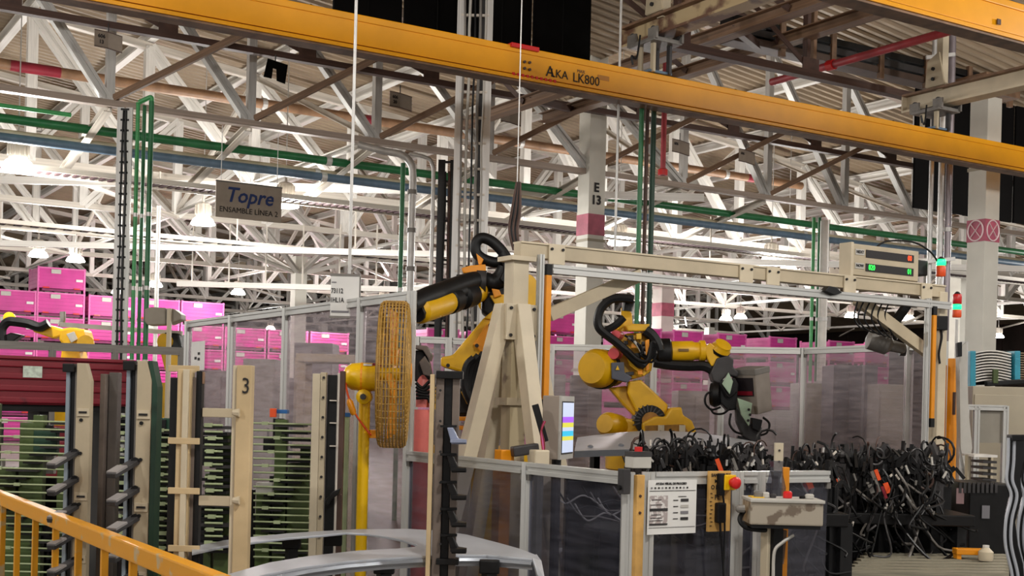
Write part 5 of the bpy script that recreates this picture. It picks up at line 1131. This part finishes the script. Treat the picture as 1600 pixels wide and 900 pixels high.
for x0, x1, y0, lb in ((1463, 1479, 570, 'orange yellow steel bollard post, the shorter of a pair'), (1482, 1497, 560, 'orange yellow steel bollard post, the taller of a pair')):
    d = 11.4; a = W(x0, y0, d); b = W(x1, y0, d); t = thing('yellow_post', xy((a+b)/2, 0), lb, 'post')
    w = (b-a).length; c = (a+b)/2; MB().box(xy(c, a.z/2), w*.8, w*.8, a.z, .2).build('shaft', OYELL, t, bevel=.006); MB().box(xy(c, .015), .076, .076, .03, .2).build('foot_plate', OYELL, t)
    MB().bar(xy(c, a.z-.5)-FWD*.05, xy(c, a.z-.3)-FWD*.05, .02, .02).build('latch', BROWN, t)
t = thing('white_panel_post', xy(W(1503, 560, 11.2), 0), 'grey white channel post next to the orange yellow bollards', 'post')
slab([(1496, 545), (1507, 535), (1510, 640), (1516, 700), (1506, 740), (1498, 700)], 11.2, .1).build('channel', LGREY, t); MB().bar(xy(W(1506, 640, 11.2), 0), W(1506, 534, 11.2), .05, .06).build('pole', GALV, t)
slab([(1494, 536), (1502, 534), (1502, 557), (1495, 558)], 11.05, .05).build('black_handle', BLACK, t, bevel=.006)
c = W(1470, 505, 10.75); t = thing('black_junction_box', c-UP*.05, 'black junction box with cable beside the far light curtain', 'junction box')
MB().box(c, .1, .07, .12, -YAW).build('box', BLACK, t, bevel=.008); MB().tube(spline([c-UP*.05, c-UP*.12+RGT*.01, c-UP*.25-RGT*.01, c-UP*.34]), .01, 6).build('cable', BLACK, t)
# white box below right light curtain
t = MB().box(xy(W(1456, 700, 10.5), .65), .14, .12, 1.3).build('white_plinth', mat('white_plinth_paint', '#c9c5ba', .5, vary=.05), label='white square plinth under the far light curtain', cat='plinth', bevel=.006)
# shiny black pillars at the right border
for k, (x, lb) in enumerate(((1574, 'glossy black formed pillar panel with white edge, outer of a pair'), (1594, 'glossy black formed pillar panel nested behind its twin'))):
    d = 6.2+.06*k; t = thing('pillar_panel', xy(W(x+8, 700, d), 0), lb, 'metal panel')
    prof = [(x+2, 682), (x+24, 680), (x+24, 720), (x+18, 748), (x+20, 775), (x+10, 815), (x+14, 850), (x+22, 880), (x+24, 910), (x+10, 910), (x+4, 885), (x-4, 850), (x-3, 810), (x+5, 775), (x-2, 750), (x+1, 720)]
    slab(prof, d, .05).build('pillar_skin', mat('gloss_black_steel', '#131315', .18, .3, vary=.1), t, bevel=.006)
    for o in (0, 9):
        MB().tube(spline([W(xx+o, yy, d-.03) for xx, yy in ((x+2, 684), (x+1, 720), (x-1, 750), (x+6, 775), (x-2, 812), (x-3, 850), (x+6, 890), (x+9, 910))]), .008, 6).build('bright_edge', SILVER, t, smooth=True)
    MB().bar(xy(W(x+14, 900, d), 0), W(x+14, 905, d), .06, .04).build('stand_leg', BLACK, t)
    MB().bar(W(x+3, 684, d-.02), W(x+22, 684, d-.02), .07, .03).build('top_clip', BLACK, t, bevel=.004)

# ============================================================ operator console at the gate
D = 6.15; c = W(1222, 800, D); t = thing('operator_console', xy(c, 0), 'worn silver operator console with buttons on a cream post', 'console')
cw = .345; cz = c.z
MB().obox(c, RGT*cw/2, FWD*.11, UP*.055).build('console_box', mat('scuffed_silver_cream', '#b3a999', .35, .35, hex2='#7c6e60', thr=.4, scale=12), t, bevel=.008)
MB().obox(c+UP*.06-FWD*.005, RGT*(cw/2+.004), FWD*.12, UP*.008).build('console_lid', LGREY, t, bevel=.004)
MB().obox(c-UP*.06, RGT*cw*.47, FWD*.1, UP*.012).build('console_underside', BLACK, t)
for x, r, h, ma in ((-.12, .022, .03, GREY), (-.085, .018, .028, LGREY), (-.05, .016, .02, DGREY), (.02, .022, .035, RED), (.09, .014, .014, BLACK), (.125, .022, .024, LGREY)):
    MB().lathe([(r*.8, 0), (r, .004), (r, h*.8), (r*.7, h)], c+RGT*x+UP*.067-FWD*.02, UP, 14).build('push_button', ma, t, smooth=True)
MB().bar(xy(W(1201, 850, D), 0), xy(W(1201, 850, D), cz-.07), .05, .06).build('cream_post', CREAM2, t, bevel=.004)
MB().bar(xy(W(1213, 850, D-.02), 0), xy(W(1213, 850, D-.02), cz-.07), .03, .06).build('black_post', BLACK, t)
MB().bar(W(1217, 880, D+.05), W(1222, 828, D+.05), .04, .04).build('brown_post', BROWN2, t)
MB().tube(spline([W(1162, 798, D), W(1156, 812, D-.02), W(1166, 824, D-.03), W(1190, 828, D-.03), W(1215, 826, D)]), .012, 8).build('bent_handle', BLACK, t, smooth=True)
MB().lathe([(.02, 0), (.02, .03), (.012, .04)], W(1163, 795, D-.03), -RGT, 12).build('cable_gland', GREY, t)
MB().tube(spline([W(1240, 836, D-.05), W(1222, 848, D-.06), W(1210, 862, D-.06), W(1208, 900, D-.06)]), .008, 6).build('cable', LGREY, t)
t = thing('marker_post', xy(W(1228, 800, 6.4), 0), 'slim yellow post behind the operator console', 'post')
p = W(1228, 730, 6.4); MB().box(xy(p, p.z/2), .032, .032, p.z, -YAW).build('shaft', OYELL, t, bevel=.003); MB().box(xy(p, .01), .12, .12, .02).build('foot_plate', OYELL, t)
t = thing('cream_stake', xy(W(1216, 700, 6.95), 0), 'cream wooden stake rising behind the operator console', 'stake'); p = W(1217, 692, 6.95); MB().box(xy(p, p.z/2), .045, .03, p.z, -YAW).build('shaft', CREAM2, t)
for z in (.04, .1): MB().cyl(p-UP*z-FWD*.016, p-UP*z-FWD*.024, .006, 6).build('nail', INK, t)
c = W(1212, 768, 6.3); t = thing('plastic_bag', c-UP*.1, 'clear plastic wrapped part standing on the operator console', 'bag')
MB().lathe([(.045, -.03), (.05, .02), (.035, .08), (.03, .12), (.04, .15)], c, UP, 9).build('bag_skin', PLEXD, t); MB().lathe([(.03, -.03), (.02, .06), (.03, .1)], c, UP, 7).build('inner_part', DGREY, t)
c = W(1188, 783, D); t = thing('striped_folder', c-UP*.01, 'yellow and black folder lying on the operator console', 'folder')
MB().obox(c+UP*.012, RGT*.06, FWD*.07, UP*.006).build('cover', OLIVEL, t); MB().obox(c+UP*.02-RGT*.02, RGT*.03, FWD*.05, UP*.003).build('yellow_strip', FANY, t)

# ============================================================ welding fixtures crowded with clamps
r2 = random.Random(21)
def clamp(t, p, sc, ma):
    b = MB(); a = r2.uniform(0, 6.28); dv = V((math.cos(a), math.sin(a), 0)); sv = V((-dv.y, dv.x, 0)); tl = r2.uniform(-.5, .5)
    b.obox(p, dv*.035*sc, sv*.03*sc, UP*.09*sc); b.obox(p+UP*.12*sc+dv*.03*sc, dv*.06*sc, sv*.018*sc, (UP+dv*tl).normalized()*.025*sc)
    b.bar(p+UP*.1*sc, p+(dv*.12+UP*(.2+tl*.12))*sc, .03*sc, .045*sc); b.bar(p+(dv*.12+UP*(.2+tl*.12))*sc, p+(dv*.2+UP*(.1+tl*.1))*sc, .025*sc, .03*sc)
    b.cyl(p-UP*.09*sc+sv*.05*sc, p+UP*.1*sc+sv*.05*sc, .026*sc, 8); b.bar(p-UP*.1*sc-sv*.04*sc, p+UP*.24*sc-sv*(.04+tl*.08)*sc, .016*sc, .03*sc)
    b.lathe([(.02*sc, -.02*sc), (.032*sc, 0), (.02*sc, .02*sc)], p+UP*.16*sc-dv*.04*sc, sv, 8)
    return b.build('clamp', ma, t)
def hoseh(t, p, dl, ma, r):
    q = p+V((r2.uniform(-.18, .18), r2.uniform(-.15, .05), -dl*.45)); e = p+V((r2.uniform(-.3, .3), r2.uniform(-.2, .05), -dl)); f = e+V((r2.uniform(-.25, .25), -.05, r2.uniform(-.05, .06)))
    return MB().tube(spline([p, p.lerp(q, .5)-FWD*.06, q, e, f], 5), r, 6).build('air_hose', ma, t, smooth=True)
LB = mat('slack_grey_hose', '#6f6a65', .45, vary=.15)
DB = mat('worn_black_steel', '#201f20', .4, .3, vary=.3, scale=12)
def fixture(lb, x0, x1, ytop, d0, d1, n, zt, hoses, lx=0):
    c = xy(W((x0+x1)/2, 800, (d0+d1)/2), 0); t = thing('welding_fixture', c, lb, 'welding fixture')
    a = W(x0, 800, (d0+d1)/2); b = W(x1, 800, (d0+d1)/2)
    MB().bar(xy(a, zt-.06), xy(b, zt-.06), d1-d0, .08).build('table_plate', BLACKM, t, bevel=.008)
    MB().bar(xy(a, .28), xy(b, .28), d1-d0-.1, .12).build('base_frame', BLACKM, t, bevel=.01)
    for k in range(6):
        p = a.lerp(b, (k+.5)/6)
        for o in (-.4, .4): q = p+FWD*(d1-d0)*o; MB().bar(xy(q, 0), xy(q, zt-.08), .12, .1).build('leg', BLACK, t)
    MB().bar(xy(a, .6)-FWD*(d1-d0)*.3, xy(b, .6)-FWD*(d1-d0)*.3, .05, .3).build('valve_manifold', BLACK, t, bevel=.006)
    for k in range(n):
        x = x0+(x1-x0)*(k+r2.random())/n; d = r2.uniform(d0+.05, d1-.05); y = ytop+r2.uniform(0, 30)
        p = W(x, y, d)-UP*.17; base = xy(p, zt)
        ma = r2.choice((BLACK, BLACKM, DB, DB, DGREY)); cm = clamp(t, p, r2.uniform(.55, .95), ma)
        MB().bar(xy(p, zt-.03), p, .05, .04).build('clamp_riser', r2.choice((BLACK, BLACKM, DB)), t)
    for k in range(hoses):
        x = x0+(x1-x0)*r2.random(); d = d0-.05+r2.random()*.25; p = W(x, ytop+25+r2.random()*60, d)
        hoseh(t, p, r2.uniform(.2, .6), r2.choice((BLACK, BLACK, BLACK, DB, DGREY, LB, BLACKM)), r2.uniform(.005, .011))
    for k in range(max(3, n//9)):
        x = x0+(x1-x0)*r2.random(); p = W(x, ytop+30+r2.random()*45, d0-.06)
        MB().obox(p, (RGT+UP*.4).normalized()*r2.uniform(.008, .018), FWD*.006, (UP-RGT*.4).normalized()*r2.uniform(.02, .055)).build('clamp_plate', r2.choice((GREY, ORANGE, DRED, GREY, DGREY, TAUPE, DGREY)), t)
    return t
f1 = fixture('black welding fixture bristling with clamps under the silver hood panel', 985, 1212, 692, 8.9, 9.7, 70, 1.1, 50)
f2 = fixture('black welding fixture with tangled hoses below the rear fence post', 1243, 1472, 700, 9.0, 10.4, 130, 1.02, 60)
for f, x0, x1, y0, y1, dd in ((f2, 1250, 1480, 735, 860, 9.6), (f1, 990, 1200, 725, 800, 9.5)):
    for k in range(16):
        x = x0+(x1-x0)*(k+.5)/16; p = W(x, r2.uniform(y0, y0+25), dd+r2.uniform(-.2, .3)); q = W(x, y1, dd)
        MB().obox(xy(p, (p.z+q.z)/2), RGT*r2.uniform(.03, .06), FWD*r2.uniform(.04, .12), UP*abs(p.z-q.z)/2).build('clamp_block', r2.choice((BLACK, BLACKM, DB, DB)), f, bevel=.006)
    for k in range(60):
        p = W(x0+(x1-x0)*r2.random(), r2.uniform(y0-42, y0+20), dd+r2.uniform(-.6, .2)); rr = r2.uniform(.04, .1); a0 = r2.uniform(0, 6); u = (RGT*math.cos(a0*2)+FWD*math.sin(a0*2)); sw = r2.uniform(2, 5)
        MB().tube([p+u*rr*math.cos(a0+sw*i/8)+UP*rr*math.sin(a0+sw*i/8) for i in range(9)], r2.uniform(.005, .011), 6).build('looped_cable', r2.choice((BLACK, BLACK, BLACKM, DB, DGREY, BROWN)), f, smooth=True)
    for k in range(22):
        p = W(x0+(x1-x0)*r2.random(), r2.uniform(y0-35, y1-20), dd-.65); e = V((r2.uniform(-.02, .02), 0, r2.uniform(-.03, .03)))
        MB().bar(p-e, p+e, .008, .014).build('bright_fitting', r2.choice((LGREY, GREY, GALV, WHITE2)), f)
f3 = fixture('low black welding fixture behind the slim yellow post', 1200, 1300, 716, 7.6, 8.4, 20, 1.12, 22)
# dark blocks of the far fixture end
d = 10.2; t = thing('fixture_cabinet', xy(W(1530, 800, d), 0), 'black slotted cabinet at the end of the welding fixture', 'cabinet')
a = W(1495, 752, d); b = W(1565, 752, d); MB().bar(xy(a, a.z/2), xy(b, a.z/2), .6, a.z).build('body', BLACKM, t, bevel=.01)
for k in range(9): MB().box(W(1500+7*k, 762, d-.31), .02, .02, .08, -YAW).build('vent_slot', DGREY, t)
MB().box(W(1540, 800, d-.31), .06, .01, .1, -YAW).build('pale_tag', GREYINK, t); MB().box(W(1500, 775, d-.31), .06, .01, .12, -YAW).build('pink_tag', mat('dusty_pink_tag', '#8b6f70', .5, vary=.1), t)
t = thing('white_shelf', xy(W(1530, 720, 10.75), 0), 'white topped shelf unit behind the welding fixture', 'shelf')
a = W(1512, 711, 10.75); b = W(1548, 713, 10.75); b.z = a.z; MB().bar(a, b, .3, .02).build('shelf_top', WHITE, t)
for k in range(5): MB().bar(a-UP*(.05+.05*k)+RGT*.08, b-UP*(.05+.05*k), .28, .02).build('tray', DGREY, t)
for q in (a, b): MB().bar(xy(q, 0), q, .03, .03).build('leg', CREAM2, t)
# plank walkway low on the right
ZP = .70
for k in range(7):
    y = 868+4.6*k; a = onZ(1352-5*k, y, ZP); b = onZ(1572, y+2, ZP); b = a+(b-a)
    tag(piece('floor_plank', a, b, .075, .035, WOODG), ORD[k]+' grey weathered plank of the walkway by the welding fixture', 'plank', 'planks by the welding fixture')
t = thing('plank_bearer', xy(onZ(1460, 880, ZP), 0), 'dark bearer frame under the grey planks', 'frame')
for x in (1375, 1465, 1555): p = onZ(x, 876, ZP-.02); q = onZ(x-6, 898, ZP-.02); MB().bar(xy(p, (ZP-.02)/2), xy(q, (ZP-.02)/2), .08, ZP-.022).build('bearer', BLACK, t)
c = onZ(1516, 873, ZP+.02); t = thing('yellow_step', c, 'small yellow steel step on the planks', 'step')
MB().box(c+UP*.05, .22, .1, .04, -YAW).build('tread', OYELL, t, bevel=.006)
for s_ in (-1, 1): MB().box(c+UP*.015+RGT*.09*s_, .03, .08, .03, -YAW).build('foot', OYELL, t)
c = onZ(1540, 876, ZP+.02); t = thing('white_canister', c, 'small white canister standing on the planks', 'canister'); MB().lathe([(.045, 0), (.05, .02), (.05, .06), (.03, .08), (.02, .09)], c, UP, 14).build('bottle', CREAM2, t, smooth=True); MB().cyl(c+UP*.09, c+UP*.105, .022, 10).build('cap', WHITE, t)
# silver hood panel clamped in the fixture
Zh = 1.33; far = [(905, 683), (960, 678), (1040, 678), (1110, 680), (1190, 684)]; nearh = [(1200, 689), (1110, 694), (1050, 700), (1000, 704), (982, 712), (975, 705), (940, 703), (902, 701)]
c = W(1040, 690, 9.9); t = thing('car_hood', c, 'bare silver hood panel lying on the welding fixture', 'metal panel')
rows = []
for i in range(13):
    u = i/12; xf = 902+290*u; dn, df = 9.9, 11.7; r = []
    for j in range(7):
        v = j/6; x = 902+288*u+ (1-v)*(-4); dd = dn+(df-dn)*v
        z = 1.345+.1*math.sin(math.pi*u*.9+.2)*(.35+.65*v)+.05*v; p = W(x, 690, dd); r.append(xy(p, z))
    rows.append(r)
g_ = MB().grid(rows); sk = g_.build('skin', SILVER, t, smooth=True)
MB().grid([[r[0] for r in rows], [r[0]-UP*.05+FWD*.01 for r in rows]]).build('front_flange', SILVERD, t, smooth=True)
MB().grid([[p for p in rows[0]], [p-UP*.05 for p in rows[0]]]).build('side_flange', SILVER, t, smooth=True)
for k in range(5): MB().lathe([(.02, 0), (.025, .01), (.012, .02)], rows[2*k+1][1]+UP*.002, UP, 10).build('locating_pin', SILVERD, t)
for x in (930, 1040, 1150): p = W(x, 700, 10.6); tag(MB().bar(xy(p, 0), xy(p, 1.36), .06, .06).build('hood_rest', BLACK), 'black rest block under the silver hood panel', 'rest', 'hood rest blocks')
